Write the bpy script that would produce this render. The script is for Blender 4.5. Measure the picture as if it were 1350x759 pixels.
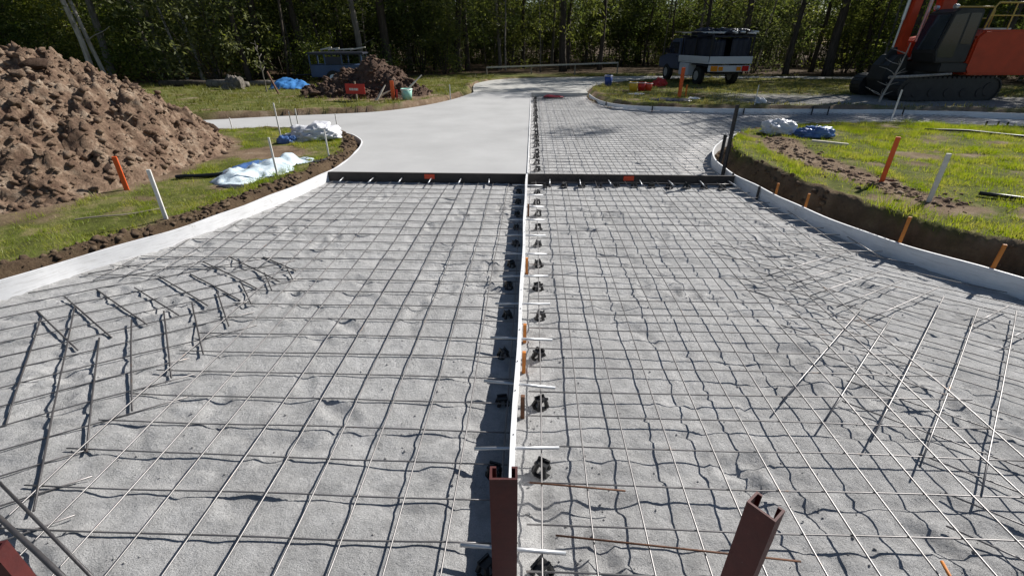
import bpy, math, random
import numpy as np
from mathutils import Vector, Matrix

for o in list(bpy.data.objects):
    bpy.data.objects.remove(o)
scene = bpy.context.scene
col = scene.collection
R = math.radians

# ------------------------------------------------------------------ camera
cam_d = bpy.data.cameras.new('camera')
cam = bpy.data.objects.new('camera', cam_d)
col.objects.link(cam)
cam.location = (0, 0, 1.72)
cam.rotation_euler = (R(62.0), 0, R(2.31))
cam_d.sensor_width = 36
cam_d.lens = 36 * 612 / 1350
cam_d.clip_start = 0.05
cam_d.clip_end = 2000
scene.camera = cam

# ------------------------------------------------------------------ sky, sun, exposure
SUN_EL, SUN_AZ = R(37.5), R(52.0)
world = bpy.data.worlds.new('World')
scene.world = world
world.use_nodes = True
wn = world.node_tree
wn.nodes.clear()
w_out = wn.nodes.new('ShaderNodeOutputWorld')
w_bg = wn.nodes.new('ShaderNodeBackground')
w_sky = wn.nodes.new('ShaderNodeTexSky')
w_sky.sky_type = 'NISHITA'
w_sky.sun_disc = False
w_sky.sun_elevation = SUN_EL
w_sky.sun_rotation = SUN_AZ
w_sky.air_density = 1.0
w_sky.dust_density = 0.4
w_sky.ozone_density = 1.5
w_bg.inputs['Strength'].default_value = 0.05
wn.links.new(w_sky.outputs[0], w_bg.inputs[0])
wn.links.new(w_bg.outputs[0], w_out.inputs[0])

sun_d = bpy.data.lights.new('sun', 'SUN')
sun_d.energy = 5.0
sun_d.angle = R(0.5)
sun_d.color = (1.0, 0.965, 0.91)
sun = bpy.data.objects.new('sun', sun_d)
col.objects.link(sun)
sv = Vector((math.sin(SUN_AZ) * math.cos(SUN_EL), math.cos(SUN_AZ) * math.cos(SUN_EL), math.sin(SUN_EL)))
sun.rotation_euler = sv.to_track_quat('Z', 'Y').to_euler()
sun.location = sv * 60

scene.view_settings.view_transform = 'Standard'
scene.view_settings.look = 'None'
scene.view_settings.exposure = 0.5
scene.view_settings.gamma = 1.0
scene.view_settings.use_curve_mapping = False

# ------------------------------------------------------------------ helpers
rnd = random.Random(7)
nr = np.random.default_rng(11)


def tag(o, label=None, cat=None, group=None, kind=None):
    if label: o['label'] = label
    if cat: o['category'] = cat
    if group: o['group'] = group
    if kind: o['kind'] = kind
    return o


def empty(name, loc=(0, 0, 0), rz=0.0):
    o = bpy.data.objects.new(name, None)
    o.empty_display_size = 0.1
    col.objects.link(o)
    o.location = loc
    o.rotation_euler = (0, 0, rz)
    return o


def copy_tree(o, parent=None):
    c = o.copy()
    col.objects.link(c)
    if parent is not None:
        c.parent = parent
    for ch in list(o.children):
        copy_tree(ch, c)
    return c


def mesh_np(name, V, F, mat=None, parent=None, smooth=False, colors=None):
    me = bpy.data.meshes.new(name)
    V = np.asarray(V, dtype=np.float32)
    F = np.asarray(F, dtype=np.int32)
    n = F.shape[1]
    me.vertices.add(len(V)); me.vertices.foreach_set('co', V.ravel())
    me.loops.add(F.size); me.loops.foreach_set('vertex_index', F.ravel())
    me.polygons.add(len(F))
    me.polygons.foreach_set('loop_start', np.arange(0, F.size, n, dtype=np.int32))
    me.polygons.foreach_set('loop_total', np.full(len(F), n, dtype=np.int32))
    if smooth:
        me.polygons.foreach_set('use_smooth', np.ones(len(F), dtype=bool))
    if colors is not None:
        a = me.color_attributes.new('mask', 'FLOAT_COLOR', 'POINT')
        C = np.ones((len(V), 4), dtype=np.float32); C[:, :3] = colors
        a.data.foreach_set('color', C.ravel())
    me.update(calc_edges=True)
    if mat: me.materials.append(mat)
    o = bpy.data.objects.new(name, me)
    col.objects.link(o)
    if parent is not None: o.parent = parent
    return o


class MB:
    def __init__(self):
        self.v = []; self.f = []

    def add(self, vs, fs):
        b = len(self.v)
        self.v += [tuple(p) for p in vs]
        self.f += [tuple(i + b for i in q) for q in fs]
        return self

    def box(self, x0, x1, y0, y1, z0, z1, M=None):
        vs = [(x0, y0, z0), (x1, y0, z0), (x1, y1, z0), (x0, y1, z0), (x0, y0, z1), (x1, y0, z1), (x1, y1, z1), (x0, y1, z1)]
        fs = [(0, 3, 2, 1), (4, 5, 6, 7), (0, 1, 5, 4), (1, 2, 6, 5), (2, 3, 7, 6), (3, 0, 4, 7)]
        if M is not None:
            vs = [tuple(M @ Vector(p)) for p in vs]
        return self.add(vs, fs)

    def tube(self, pts, r, n=6, cap=True):
        pts = [Vector(p) for p in pts]
        rs = r if isinstance(r, (list, tuple)) else [r] * len(pts)
        vs = []; fs = []
        up = None
        for i, p in enumerate(pts):
            a = pts[max(i - 1, 0)]; b = pts[min(i + 1, len(pts) - 1)]
            t = (b - a).normalized()
            if up is None:
                up = Vector((0, 0, 1)) if abs(t.z) < .9 else Vector((1, 0, 0))
            s = t.cross(up)
            if s.length < 1e-5: s = t.orthogonal()
            s.normalize(); up = s.cross(t).normalized()
            for k in range(n):
                a_ = 2 * math.pi * k / n
                vs.append(p + (s * math.cos(a_) + up * math.sin(a_)) * rs[i])
        m = len(pts)
        for i in range(m - 1):
            for k in range(n):
                k2 = (k + 1) % n
                fs.append((i * n + k, i * n + k2, i * n + n + k2, i * n + n + k))
        if cap:
            fs.append(tuple(range(n - 1, -1, -1))); fs.append(tuple(range((m - 1) * n, m * n)))
        return self.add(vs, fs)

    def prism(self, prof, a0, a1, axis='y', M=None):
        """closed profile (list of 2-D points) swept along an axis"""
        n = len(prof)
        def mk(p, a):
            if axis == 'y': return (p[0], a, p[1])
            if axis == 'x': return (a, p[0], p[1])
            return (p[0], p[1], a)
        vs = [mk(p, a0) for p in prof] + [mk(p, a1) for p in prof]
        fs = [(i, (i + 1) % n, n + (i + 1) % n, n + i) for i in range(n)]
        fs.append(tuple(range(n - 1, -1, -1))); fs.append(tuple(range(n, 2 * n)))
        if M is not None: vs = [tuple(M @ Vector(p)) for p in vs]
        return self.add(vs, fs)

    def build(self, name, mat=None, parent=None, smooth=False, loc=None, bevel=0.0):
        me = bpy.data.meshes.new(name)
        me.from_pydata(self.v, [], self.f)
        import bmesh
        bm = bmesh.new(); bm.from_mesh(me)
        bmesh.ops.recalc_face_normals(bm, faces=bm.faces)
        if bevel > 0:
            es = [e for e in bm.edges if len(e.link_faces) == 2 and e.calc_face_angle(0) > 0.5]
            bmesh.ops.bevel(bm, geom=es, offset=bevel, segments=2, affect='EDGES', clamp_overlap=True)
        bm.to_mesh(me); bm.free()
        if smooth:
            me.polygons.foreach_set('use_smooth', [True] * len(me.polygons))
        if mat: me.materials.append(mat)
        o = bpy.data.objects.new(name, me)
        col.objects.link(o)
        if parent is not None: o.parent = parent
        if loc is not None: o.location = loc
        return o


def hash2(ix, iy, seed):
    h = (ix.astype(np.int64) * 374761393 + iy.astype(np.int64) * 668265263 + seed * 1442695041) & 0x7fffffff
    h = ((h ^ (h >> 13)) * 1274126177) & 0x7fffffff
    h = h ^ (h >> 16)
    return (h & 0xffff) / 65535.0


def vn(x, y, s=1.0, seed=0):
    x = np.asarray(x, float) * s; y = np.asarray(y, float) * s
    ix = np.floor(x); iy = np.floor(y); fx = x - ix; fy = y - iy
    fx = fx * fx * (3 - 2 * fx); fy = fy * fy * (3 - 2 * fy)
    a = hash2(ix, iy, seed); b = hash2(ix + 1, iy, seed); c = hash2(ix, iy + 1, seed); d = hash2(ix + 1, iy + 1, seed)
    return (a + (b - a) * fx) * (1 - fy) + (c + (d - c) * fx) * fy - 0.5


def fbm(x, y, s=1.0, seed=0, oct=4):
    t = 0; a = 1.0
    for k in range(oct):
        t = t + a * vn(x + 17.3 * k, y - 9.1 * k, s, seed + k); a *= .5; s *= 2.03
    return t


def sstep(x, a, b):
    t = np.clip((x - a) / (b - a), 0, 1)
    return t * t * (3 - 2 * t)


def catmull(pts, step=0.12):
    P = [np.array(p, float) for p in pts]
    P = [2 * P[0] - P[1]] + P + [2 * P[-1] - P[-2]]
    out = []
    for i in range(1, len(P) - 2):
        p0, p1, p2, p3 = P[i - 1:i + 3]
        n = max(1, int(np.linalg.norm(p2 - p1) / step))
        for k in range(n):
            t = k / n
            out.append(.5 * ((2 * p1) + (-p0 + p2) * t + (2 * p0 - 5 * p1 + 4 * p2 - p3) * t * t + (-p0 + 3 * p1 - 3 * p2 + p3) * t ** 3))
    out.append(P[-2])
    return np.array(out)


def seg_dist(px, py, poly, closed=True):
    d = np.full(px.shape, 1e9)
    n = len(poly)
    for i in range(n if closed else n - 1):
        ax, ay = poly[i]; bx, by = poly[(i + 1) % n]
        dx, dy = bx - ax, by - ay
        L = dx * dx + dy * dy
        t = np.clip(((px - ax) * dx + (py - ay) * dy) / max(L, 1e-9), 0, 1)
        d = np.minimum(d, np.hypot(px - ax - t * dx, py - ay - t * dy))
    return d


def inside(px, py, poly):
    r = np.zeros(px.shape, bool)
    n = len(poly)
    for i in range(n):
        ax, ay = poly[i]; bx, by = poly[(i + 1) % n]
        if ay == by: continue
        c = ((ay > py) != (by > py)) & (px < (bx - ax) * (py - ay) / (by - ay) + ax)
        r ^= c
    return r


def sdist(px, py, poly):
    px = np.asarray(px, float); py = np.asarray(py, float)
    d = seg_dist(px, py, poly)
    return np.where(inside(px, py, poly), -d, d)


def poly_slab(name, pts, z0, z1, mat):
    """an outline filled and given thickness"""
    import bmesh
    bm = bmesh.new()
    vt = [bm.verts.new((p[0], p[1], z1)) for p in pts]
    f = bm.faces.new(vt)
    r = bmesh.ops.extrude_face_region(bm, geom=[f])
    for e in r['geom']:
        if isinstance(e, bmesh.types.BMVert): e.co.z = z0
    bmesh.ops.recalc_face_normals(bm, faces=bm.faces)
    bmesh.ops.triangulate(bm, faces=[q for q in bm.faces if len(q.verts) > 4])
    me = bpy.data.meshes.new(name); bm.to_mesh(me); bm.free()
    me.materials.append(mat)
    o = bpy.data.objects.new(name, me); col.objects.link(o)
    return o


# ------------------------------------------------------------------ materials
def new_mat(name):
    m = bpy.data.materials.new(name); m.use_nodes = True
    nt = m.node_tree
    b = nt.nodes['Principled BSDF']
    return m, nt, b


def ramp(nt, src, stops):
    r = nt.nodes.new('ShaderNodeValToRGB')
    e = r.color_ramp.elements
    while len(e) < len(stops): e.new(0.5)
    for k, (p, c) in enumerate(stops):
        e[k].position = p; e[k].color = (*c, 1)
    nt.links.new(src, r.inputs[0])
    return r.outputs[0]


def noise(nt, scale, detail=4, rough=.6, coord='Object', vec=None):
    n = nt.nodes.new('ShaderNodeTexNoise')
    n.inputs['Scale'].default_value = scale; n.inputs['Detail'].default_value = detail; n.inputs['Roughness'].default_value = rough
    if vec is None:
        tc = nt.nodes.new('ShaderNodeTexCoord'); vec = tc.outputs[coord]
    nt.links.new(vec, n.inputs['Vector'])
    return n.outputs['Fac']


def bump(nt, b, src, dist, strength=1.0, prev=None):
    n = nt.nodes.new('ShaderNodeBump')
    n.inputs['Distance'].default_value = dist; n.inputs['Strength'].default_value = strength
    nt.links.new(src, n.inputs['Height'])
    if prev is not None: nt.links.new(prev, n.inputs['Normal'])
    nt.links.new(n.outputs[0], b.inputs['Normal'])
    return n.outputs[0]


def mixc(nt, fac, a, b):
    n = nt.nodes.new('ShaderNodeMix'); n.data_type = 'RGBA'
    if isinstance(fac, (int, float)): n.inputs[0].default_value = fac
    else: nt.links.new(fac, n.inputs[0])
    for i, c in ((6, a), (7, b)):
        if isinstance(c, tuple): n.inputs[i].default_value = (*c, 1)
        else: nt.links.new(c, n.inputs[i])
    return n.outputs[2]


def simple(name, c, rough=.6, metal=0.0, var=.25, scale=8, bmp=0.0, bscale=60, spec=.5, c2=None, coord='Object'):
    m, nt, b = new_mat(name)
    c2 = c2 or tuple(x * (1 - var) for x in c)
    nt.links.new(ramp(nt, noise(nt, scale, 5, coord=coord), [(.35, c2), (.65, c)]), b.inputs['Base Color'])
    b.inputs['Roughness'].default_value = rough; b.inputs['Metallic'].default_value = metal
    b.inputs['Specular IOR Level'].default_value = spec
    if bmp: bump(nt, b, noise(nt, bscale, 5, coord=coord), bmp)
    return m


M = {}
# sand: grey crusher dust, damp patches, fine grains
m, nt, b = new_mat('crusher_dust'); M['sand'] = m
big = ramp(nt, noise(nt, 1.6, 6, .62), [(.3, (.40, .395, .39)), (.7, (.515, .51, .505))])
gr = ramp(nt, noise(nt, 260, 3, .7), [(.3, (.66, .66, .66)), (.7, (1.32, 1.32, 1.32))])
mott = ramp(nt, noise(nt, 13, 5, .7), [(.32, (.80, .80, .80)), (.68, (1.14, 1.14, 1.14))])
n0 = nt.nodes.new('ShaderNodeMix'); n0.data_type = 'RGBA'; n0.blend_type = 'MULTIPLY'; n0.inputs[0].default_value = 1.0
nt.links.new(big, n0.inputs[6]); nt.links.new(mott, n0.inputs[7])
n = nt.nodes.new('ShaderNodeMix'); n.data_type = 'RGBA'; n.blend_type = 'MULTIPLY'; n.inputs[0].default_value = .7
nt.links.new(n0.outputs[2], n.inputs[6]); nt.links.new(gr, n.inputs[7]); nt.links.new(n.outputs[2], b.inputs['Base Color'])
b.inputs['Roughness'].default_value = .95; b.inputs['Specular IOR Level'].default_value = .2
p_ = bump(nt, b, noise(nt, 34, 7, .72), .022, 1.0)
bump(nt, b, noise(nt, 210, 4, .7), .006, .9, p_)

# fresh concrete
m, nt, b = new_mat('fresh_concrete'); M['slab'] = m
nt.links.new(ramp(nt, noise(nt, .9, 6, .6), [(.3, (.375, .372, .368)), (.7, (.455, .452, .447))]), b.inputs['Base Color'])
b.inputs['Roughness'].default_value = .85; b.inputs['Specular IOR Level'].default_value = .25
tc = nt.nodes.new('ShaderNodeTexCoord'); mp = nt.nodes.new('ShaderNodeMapping'); mp.inputs['Scale'].default_value = (3, 160, 3)
nt.links.new(tc.outputs['Object'], mp.inputs[0])
bump(nt, b, noise(nt, 1.0, 3, .6, vec=mp.outputs[0]), .002, .6)
M['oldslab'] = simple('old_concrete', (.46, .45, .42), .9, var=.18, scale=1.5, bmp=.002, bscale=40)

m, nt, b = new_mat('white_form_board'); M['white_board'] = m
base = ramp(nt, noise(nt, 2.6, 6, .65), [(.3, (.66, .66, .67)), (.6, (.80, .80, .81))])
tc = nt.nodes.new('ShaderNodeTexCoord'); mp = nt.nodes.new('ShaderNodeMapping'); mp.inputs['Scale'].default_value = (3.0, 3.0, 34)
nt.links.new(tc.outputs['Object'], mp.inputs[0])
gr_ = ramp(nt, noise(nt, 2.2, 6, .7, vec=mp.outputs[0]), [(.28, (.74, .73, .71)), (.5, (1, 1, 1))])
n = nt.nodes.new('ShaderNodeMix'); n.data_type = 'RGBA'; n.blend_type = 'MULTIPLY'; n.inputs[0].default_value = 1.0
nt.links.new(base, n.inputs[6]); nt.links.new(gr_, n.inputs[7])
sc_ = ramp(nt, noise(nt, 11, 6, .75), [(.63, (0, 0, 0)), (.72, (1, 1, 1))])
nt.links.new(mixc(nt, sc_, n.outputs[2], (.42, .38, .33)), b.inputs['Base Color'])
b.inputs['Roughness'].default_value = .6
bump(nt, b, noise(nt, 2.2, 6, .7, vec=mp.outputs[0]), .002, .6)
M['dark_board'] = simple('dark_form_ply', (.05, .04, .035), .6, var=.4, scale=4, bmp=.001)
# steel wire: mill scale with light rust
m, nt, b = new_mat('steel_wire'); M['wire'] = m
nt.links.new(ramp(nt, noise(nt, 5, 6, .7), [(.35, (.17, .162, .16)), (.62, (.23, .22, .22)), (.74, (.25, .15, .09))]), b.inputs['Base Color'])
b.inputs['Metallic'].default_value = .65; b.inputs['Roughness'].default_value = .42
m, nt, b = new_mat('dark_rebar'); M['rebar'] = m
nt.links.new(ramp(nt, noise(nt, 7, 6, .7), [(.35, (.05, .047, .05)), (.62, (.075, .07, .07)), (.75, (.12, .07, .045))]), b.inputs['Base Color'])
b.inputs['Metallic'].default_value = .3; b.inputs['Roughness'].default_value = .5
bump(nt, b, noise(nt, 120, 2), .002, .8)
M['galv'] = simple('galvanised_steel', (.58, .59, .61), .38, metal=.6, var=.15, scale=30)
M['blackplastic'] = simple('black_plastic', (.012, .012, .013), .45, var=.3)
m, nt, b = new_mat('red_oxide_steel'); M['redsteel'] = m
base = ramp(nt, noise(nt, 9, 6, .7), [(.3, (.045, .006, .006)), (.6, (.085, .012, .010)), (.78, (.13, .045, .02))])
scr = ramp(nt, noise(nt, 55, 6, .8), [(.66, (0, 0, 0)), (.72, (1, 1, 1))])
nt.links.new(mixc(nt, scr, base, (.22, .17, .15)), b.inputs['Base Color']); b.inputs['Roughness'].default_value = .65
bump(nt, b, noise(nt, 60, 5), .001)
M['rust'] = simple('rusty_steel', (.16, .07, .035), .8, var=.5, scale=30, bmp=.001)
M['orange_peg'] = simple('orange_painted_timber', (.82, .13, .025), .6, var=.2, scale=10, bmp=.0015, bscale=50)
M['amber_peg'] = simple('amber_painted_timber', (.62, .21, .03), .6, var=.25, scale=10, bmp=.0015, bscale=50)
M['white_peg'] = simple('white_painted_timber', (.78, .76, .72), .65, var=.2, scale=12, bmp=.0015, bscale=50)
M['darkpeg'] = simple('dark_steel_picket', (.03, .03, .035), .5, metal=.3, var=.3)
M['red'] = simple('red_plastic', (.62, .03, .025), .45, var=.15)
M['darkred'] = simple('dark_red_plastic', (.30, .015, .03), .5, var=.2)
M['redtape'] = simple('orange_red_plastic', (.85, .09, .03), .5, var=.15)
M['yellow'] = simple('yellow_plastic', (.75, .45, .03), .5, var=.1)
M['blue'] = simple('blue_plastic', (.03, .08, .35), .45, var=.25)
M['mint'] = simple('mint_plastic', (.35, .65, .55), .5, var=.1)
M['white'] = simple('white_plastic', (.78, .78, .78), .5, var=.08)


def film(name, c, c2):
    m, nt, b = new_mat(name)
    nt.links.new(ramp(nt, noise(nt, 6, 5), [(.4, c2), (.6, c)]), b.inputs['Base Color'])
    b.inputs['Roughness'].default_value = .32
    bump(nt, b, noise(nt, 22, 5, .7), .012, .7)
    return m


M['film'] = film('pale_blue_film', (.68, .76, .80), (.52, .62, .68))
M['bagwhite'] = film('woven_white_bag', (.74, .74, .76), (.58, .58, .62))
M['bagblue'] = film('blue_bag', (.10, .20, .45), (.06, .12, .30))
M['tarp'] = film('blue_tarp', (.07, .24, .55), (.05, .17, .42))
M['darkfilm'] = film('dark_film', (.035, .035, .05), (.02, .02, .03))

# soil
def soil(name, a, bcol, c, rough=1.0, bd=.03):
    m, nt, b = new_mat(name)
    x = ramp(nt, noise(nt, 4.5, 7, .75), [(.36, a), (.52, bcol), (.66, c)])
    y = ramp(nt, noise(nt, 26, 5, .7), [(.3, (.6, .6, .6)), (.7, (1.25, 1.25, 1.25))])
    n = nt.nodes.new('ShaderNodeMix'); n.data_type = 'RGBA'; n.blend_type = 'MULTIPLY'; n.inputs[0].default_value = .8
    nt.links.new(x, n.inputs[6]); nt.links.new(y, n.inputs[7]); nt.links.new(n.outputs[2], b.inputs['Base Color'])
    b.inputs['Roughness'].default_value = rough; b.inputs['Specular IOR Level'].default_value = .15
    bump(nt, b, noise(nt, 26, 8, .78), bd * 1.3, 1.0)
    return m


M['clay'] = soil('brown_clay', (.14, .088, .062), (.26, .178, .125), (.42, .33, .25))
M['darkclay'] = soil('dark_clay', (.07, .045, .035), (.12, .078, .058), (.17, .12, .095))
M['topsoil'] = soil('topsoil', (.075, .05, .035), (.12, .082, .055), (.19, .14, .095), bd=.015)

# ground: mask r = grass, g = gravel, b = leaf litter and painted shade of the cut banks, none = bare soil
m, nt, b = new_mat('ground_soil_grass'); M['ground'] = m
at = nt.nodes.new('ShaderNodeAttribute'); at.attribute_name = 'mask'
sp = nt.nodes.new('ShaderNodeSeparateColor'); nt.links.new(at.outputs['Color'], sp.inputs[0])
dirt = ramp(nt, noise(nt, 2.5, 6, .65), [(.3, (.10, .066, .044)), (.55, (.21, .15, .10)), (.72, (.31, .245, .18))])
gras = ramp(nt, noise(nt, 3.5, 6, .7), [(.3, (.055, .055, .018)), (.5, (.10, .115, .026)), (.68, (.22, .18, .09))])
grav = ramp(nt, noise(nt, 9, 6, .75), [(.3, (.16, .15, .14)), (.7, (.34, .33, .31))])
litt_shade = ramp(nt, noise(nt, 4, 6, .75), [(.3, (.04, .027, .018)), (.55, (.085, .058, .036)), (.75, (.14, .11, .065))])
c_ = mixc(nt, sp.outputs[0], dirt, gras); c_ = mixc(nt, sp.outputs[1], c_, grav); c_ = mixc(nt, sp.outputs[2], c_, litt_shade)
nt.links.new(c_, b.inputs['Base Color']); b.inputs['Roughness'].default_value = 1; b.inputs['Specular IOR Level'].default_value = .1
bump(nt, b, noise(nt, 30, 6, .7), .025, .9)


def leaf_mat(name, cols, trans=.4, gloss=.06, rough=.35, seed_scale=1.3):
    m = bpy.data.materials.new(name); m.use_nodes = True
    nt = m.node_tree; nt.nodes.clear()
    out = nt.nodes.new('ShaderNodeOutputMaterial')
    oi = nt.nodes.new('ShaderNodeObjectInfo')
    fac = noise(nt, seed_scale, 4, .7)
    ad = nt.nodes.new('ShaderNodeMath'); ad.operation = 'MULTIPLY_ADD'
    nt.links.new(oi.outputs['Random'], ad.inputs[0]); ad.inputs[1].default_value = .3; nt.links.new(fac, ad.inputs[2])
    c = ramp(nt, ad.outputs[0], [(.4, cols[0]), (.62, cols[1]), (.88, cols[2])])
    d = nt.nodes.new('ShaderNodeBsdfDiffuse'); t = nt.nodes.new('ShaderNodeBsdfTranslucent'); g = nt.nodes.new('ShaderNodeBsdfGlossy')
    g.inputs['Roughness'].default_value = rough; g.inputs['Color'].default_value = (.9, .9, .9, 1)
    nt.links.new(c, d.inputs['Color'])
    hs = nt.nodes.new('ShaderNodeHueSaturation'); hs.inputs['Saturation'].default_value = 1.15; hs.inputs['Value'].default_value = 1.35
    nt.links.new(c, hs.inputs['Color']); nt.links.new(hs.outputs[0], t.inputs['Color'])
    m1 = nt.nodes.new('ShaderNodeMixShader'); m1.inputs[0].default_value = trans
    nt.links.new(d.outputs[0], m1.inputs[1]); nt.links.new(t.outputs[0], m1.inputs[2])
    m2 = nt.nodes.new('ShaderNodeMixShader'); m2.inputs[0].default_value = gloss
    nt.links.new(m1.outputs[0], m2.inputs[1]); nt.links.new(g.outputs[0], m2.inputs[2])
    nt.links.new(m2.outputs[0], out.inputs[0])
    return m


M['blade'] = leaf_mat('grass_blades', [(.105, .15, .020), (.21, .27, .032), (.40, .36, .11)], .5, .02, .5, 3.4)
M['blade_dry'] = leaf_mat('dry_grass_blades', [(.11, .12, .025), (.20, .20, .055), (.34, .28, .12)], .42, .02, .5, 1.5)
M['leaf'] = leaf_mat('eucalypt_leaves', [(.042, .058, .021), (.085, .108, .032), (.17, .18, .05)], .52, .018, .55)
M['leaf_shrub'] = leaf_mat('shrub_leaves', [(.048, .074, .019), (.105, .138, .029), (.21, .215, .052)], .52, .018, .55)
M['leaf_pale'] = leaf_mat('pale_leaves', [(.07, .09, .035), (.12, .135, .05), (.18, .18, .07)], .45, .02, .55)


def bark(name, a, c):
    m, nt, b = new_mat(name)
    tc = nt.nodes.new('ShaderNodeTexCoord'); mp = nt.nodes.new('ShaderNodeMapping'); mp.inputs['Scale'].default_value = (6, 6, .8)
    nt.links.new(tc.outputs['Object'], mp.inputs[0])
    f = noise(nt, 3, 6, .7, vec=mp.outputs[0])
    nt.links.new(ramp(nt, f, [(.35, a), (.65, c)]), b.inputs['Base Color'])
    b.inputs['Roughness'].default_value = .9; b.inputs['Specular IOR Level'].default_value = .15
    bump(nt, b, f, .03, .9)
    return m


M['bark_dark'] = bark('dark_bark', (.035, .027, .022), (.10, .082, .066))
M['bark_grey'] = bark('grey_bark', (.10, .088, .075), (.24, .215, .19))
M['bark_pale'] = bark('pale_bark', (.24, .20, .17), (.50, .46, .41))
M['timber'] = simple('weathered_timber', (.36, .30, .23), .85, var=.35, scale=10, bmp=.002)
M['palewood'] = simple('pale_timber', (.66, .60, .50), .7, var=.2, scale=9, bmp=.001)
M['exc_paint'] = simple('orange_machine_paint', (.58, .055, .016), .42, var=.22, scale=2.5, spec=.4)
M['exc_dark'] = simple('dark_machine_steel', (.025, .025, .027), .55, var=.35, scale=5)
M['rubber'] = simple('black_rubber', (.018, .018, .018), .85, var=.3)
M['van_paint'] = simple('silver_white_paint', (.62, .64, .68), .35, var=.06, scale=2, spec=.5)
M['van_dark'] = simple('navy_cover', (.020, .024, .045), .6, var=.3, scale=4)
M['van_navy'] = simple('slate_vehicle_paint', (.07, .09, .15), .3, var=.15, scale=3)
M['amber'] = simple('amber_lens', (.85, .30, .02), .25, var=.1)
M['redlens'] = simple('red_lens', (.6, .02, .02), .25, var=.1)
M['handrail'] = simple('yellow_rail', (.62, .42, .10), .5, var=.2)
m, nt, b = new_mat('tinted_glass'); M['glass'] = m
b.inputs['Base Color'].default_value = (.012, .016, .03, 1); b.inputs['Roughness'].default_value = .08; b.inputs['Specular IOR Level'].default_value = .7
nt.links.new(ramp(nt, noise(nt, 2, 3), [(.3, (.010, .014, .028)), (.7, (.02, .026, .045))]), b.inputs['Base Color'])
M['bluepaint'] = simple('blue_shed_paint', (.04, .075, .16), .5, var=.25, scale=3)
M['letter'] = simple('white_lettering', (.8, .8, .8), .6, var=.1)

# ------------------------------------------------------------------ layout (metres; y runs up the driveway)
LEFT_EDGE = [(-6.8, .55), (-5.6, 1.2), (-4.8, 1.87), (-4.33, 2.42), (-3.95, 2.93), (-3.76, 3.35), (-3.59, 3.65), (-3.41, 3.98), (-3.29, 4.26), (-3.18, 4.58), (-3.06, 4.98), (-2.92, 5.52), (-2.79, 6.21),
             (-2.76, 6.75), (-2.81, 7.35), (-2.91, 8.02), (-3.06, 8.55), (-3.34, 9.02), (-3.7, 9.42), (-4.17, 9.70)]
LEFT_BRANCH = [(-4.17, 9.70), (-5.2, 9.82), (-6.5, 9.6), (-8, 9.0), (-10, 8.0), (-14, 5.5), (-14, 7.4), (-9.5, 9.95), (-7.3, 10.9), (-6.3, 11.4), (-5.2, 11.83), (-3.9, 12.44), (-3.0, 13.75), (-2.4, 15.5), (-2.05, 17.5)]
FAR_ROAD = [(-2.05, 17.5), (-2.35, 20), (-2.3, 22), (-1, 24.3), (3.8, 26.0), (9, 26.6), (16, 26.2), (16, 24.6), (9, 25.2), (5, 23.9), (2.9, 21.4), (2.05, 19.2), (1.94, 17.5)]
FAR_EDGE = [(1.94, 17.5), (1.93, 16.4), (2.1, 14.9), (2.5, 14.15), (3.5, 13.67), (4.6, 13.4), (6, 13.3), (9, 13.3), (10.6, 13.03), (12.2, 12.7), (16, 11.9)]
RIGHT_EDGE = [(16, 9.4), (10.4, 10.75), (8.5, 11.25), (7, 11.2), (5.5, 10.75), (4.5, 10.05), (3.88, 9.39), (3.5, 8.9), (3.17, 8.34), (2.9, 7.7), (2.77, 7.13), (2.74, 6.43), (2.81, 5.76), (2.89, 5.22),
              (2.99, 4.77), (3.18, 4.17), (3.41, 3.76), (3.63, 3.44), (3.76, 3.27), (4.1, 2.78), (4.6, 2.18), (5.4, 1.48), (6.8, .6)]
LE = catmull(LEFT_EDGE, .08); LB = catmull(LEFT_BRANCH[:6], .4); LB2 = catmull(LEFT_BRANCH[6:], .3)
FR = catmull(FAR_ROAD[:8], .5); FR2 = catmull(FAR_ROAD[7:], .5); FE = catmull(FAR_EDGE, .2); RE = catmull(RIGHT_EDGE, .08)
PAVE = [(6.8, -3.0), (-6.8, -3.0)] + [tuple(p) for p in np.concatenate([LE, LB[1:], LB2, FR[1:], FR2[1:], FE[1:], RE])]
PAVE_C = PAVE[::3]

MOUND = [(-14, 3.2), (-9, 3.3), (-7, 3.55), (-5.6, 4.25), (-5.12, 4.72), (-4.94, 5.5), (-4.78, 7.1), (-5.2, 8.15), (-6.3, 8.9), (-8, 9.0), (-10, 7.6), (-14, 5.2)]
PATCH = [(4.05, 8.1), (3.78, 7.0), (3.82, 6.0), (4.0, 5.2), (4.08, 4.6)]


def forest_edge(x):
    return np.interp(x, [-60, -20, -14, -9.5, -6, -4, 4, 10, 14, 18, 22, 30, 60], [14, 17, 18.5, 20.0, 23, 27.0, 29, 27.5, 25.5, 22.0, 20, 17, 14])


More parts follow.
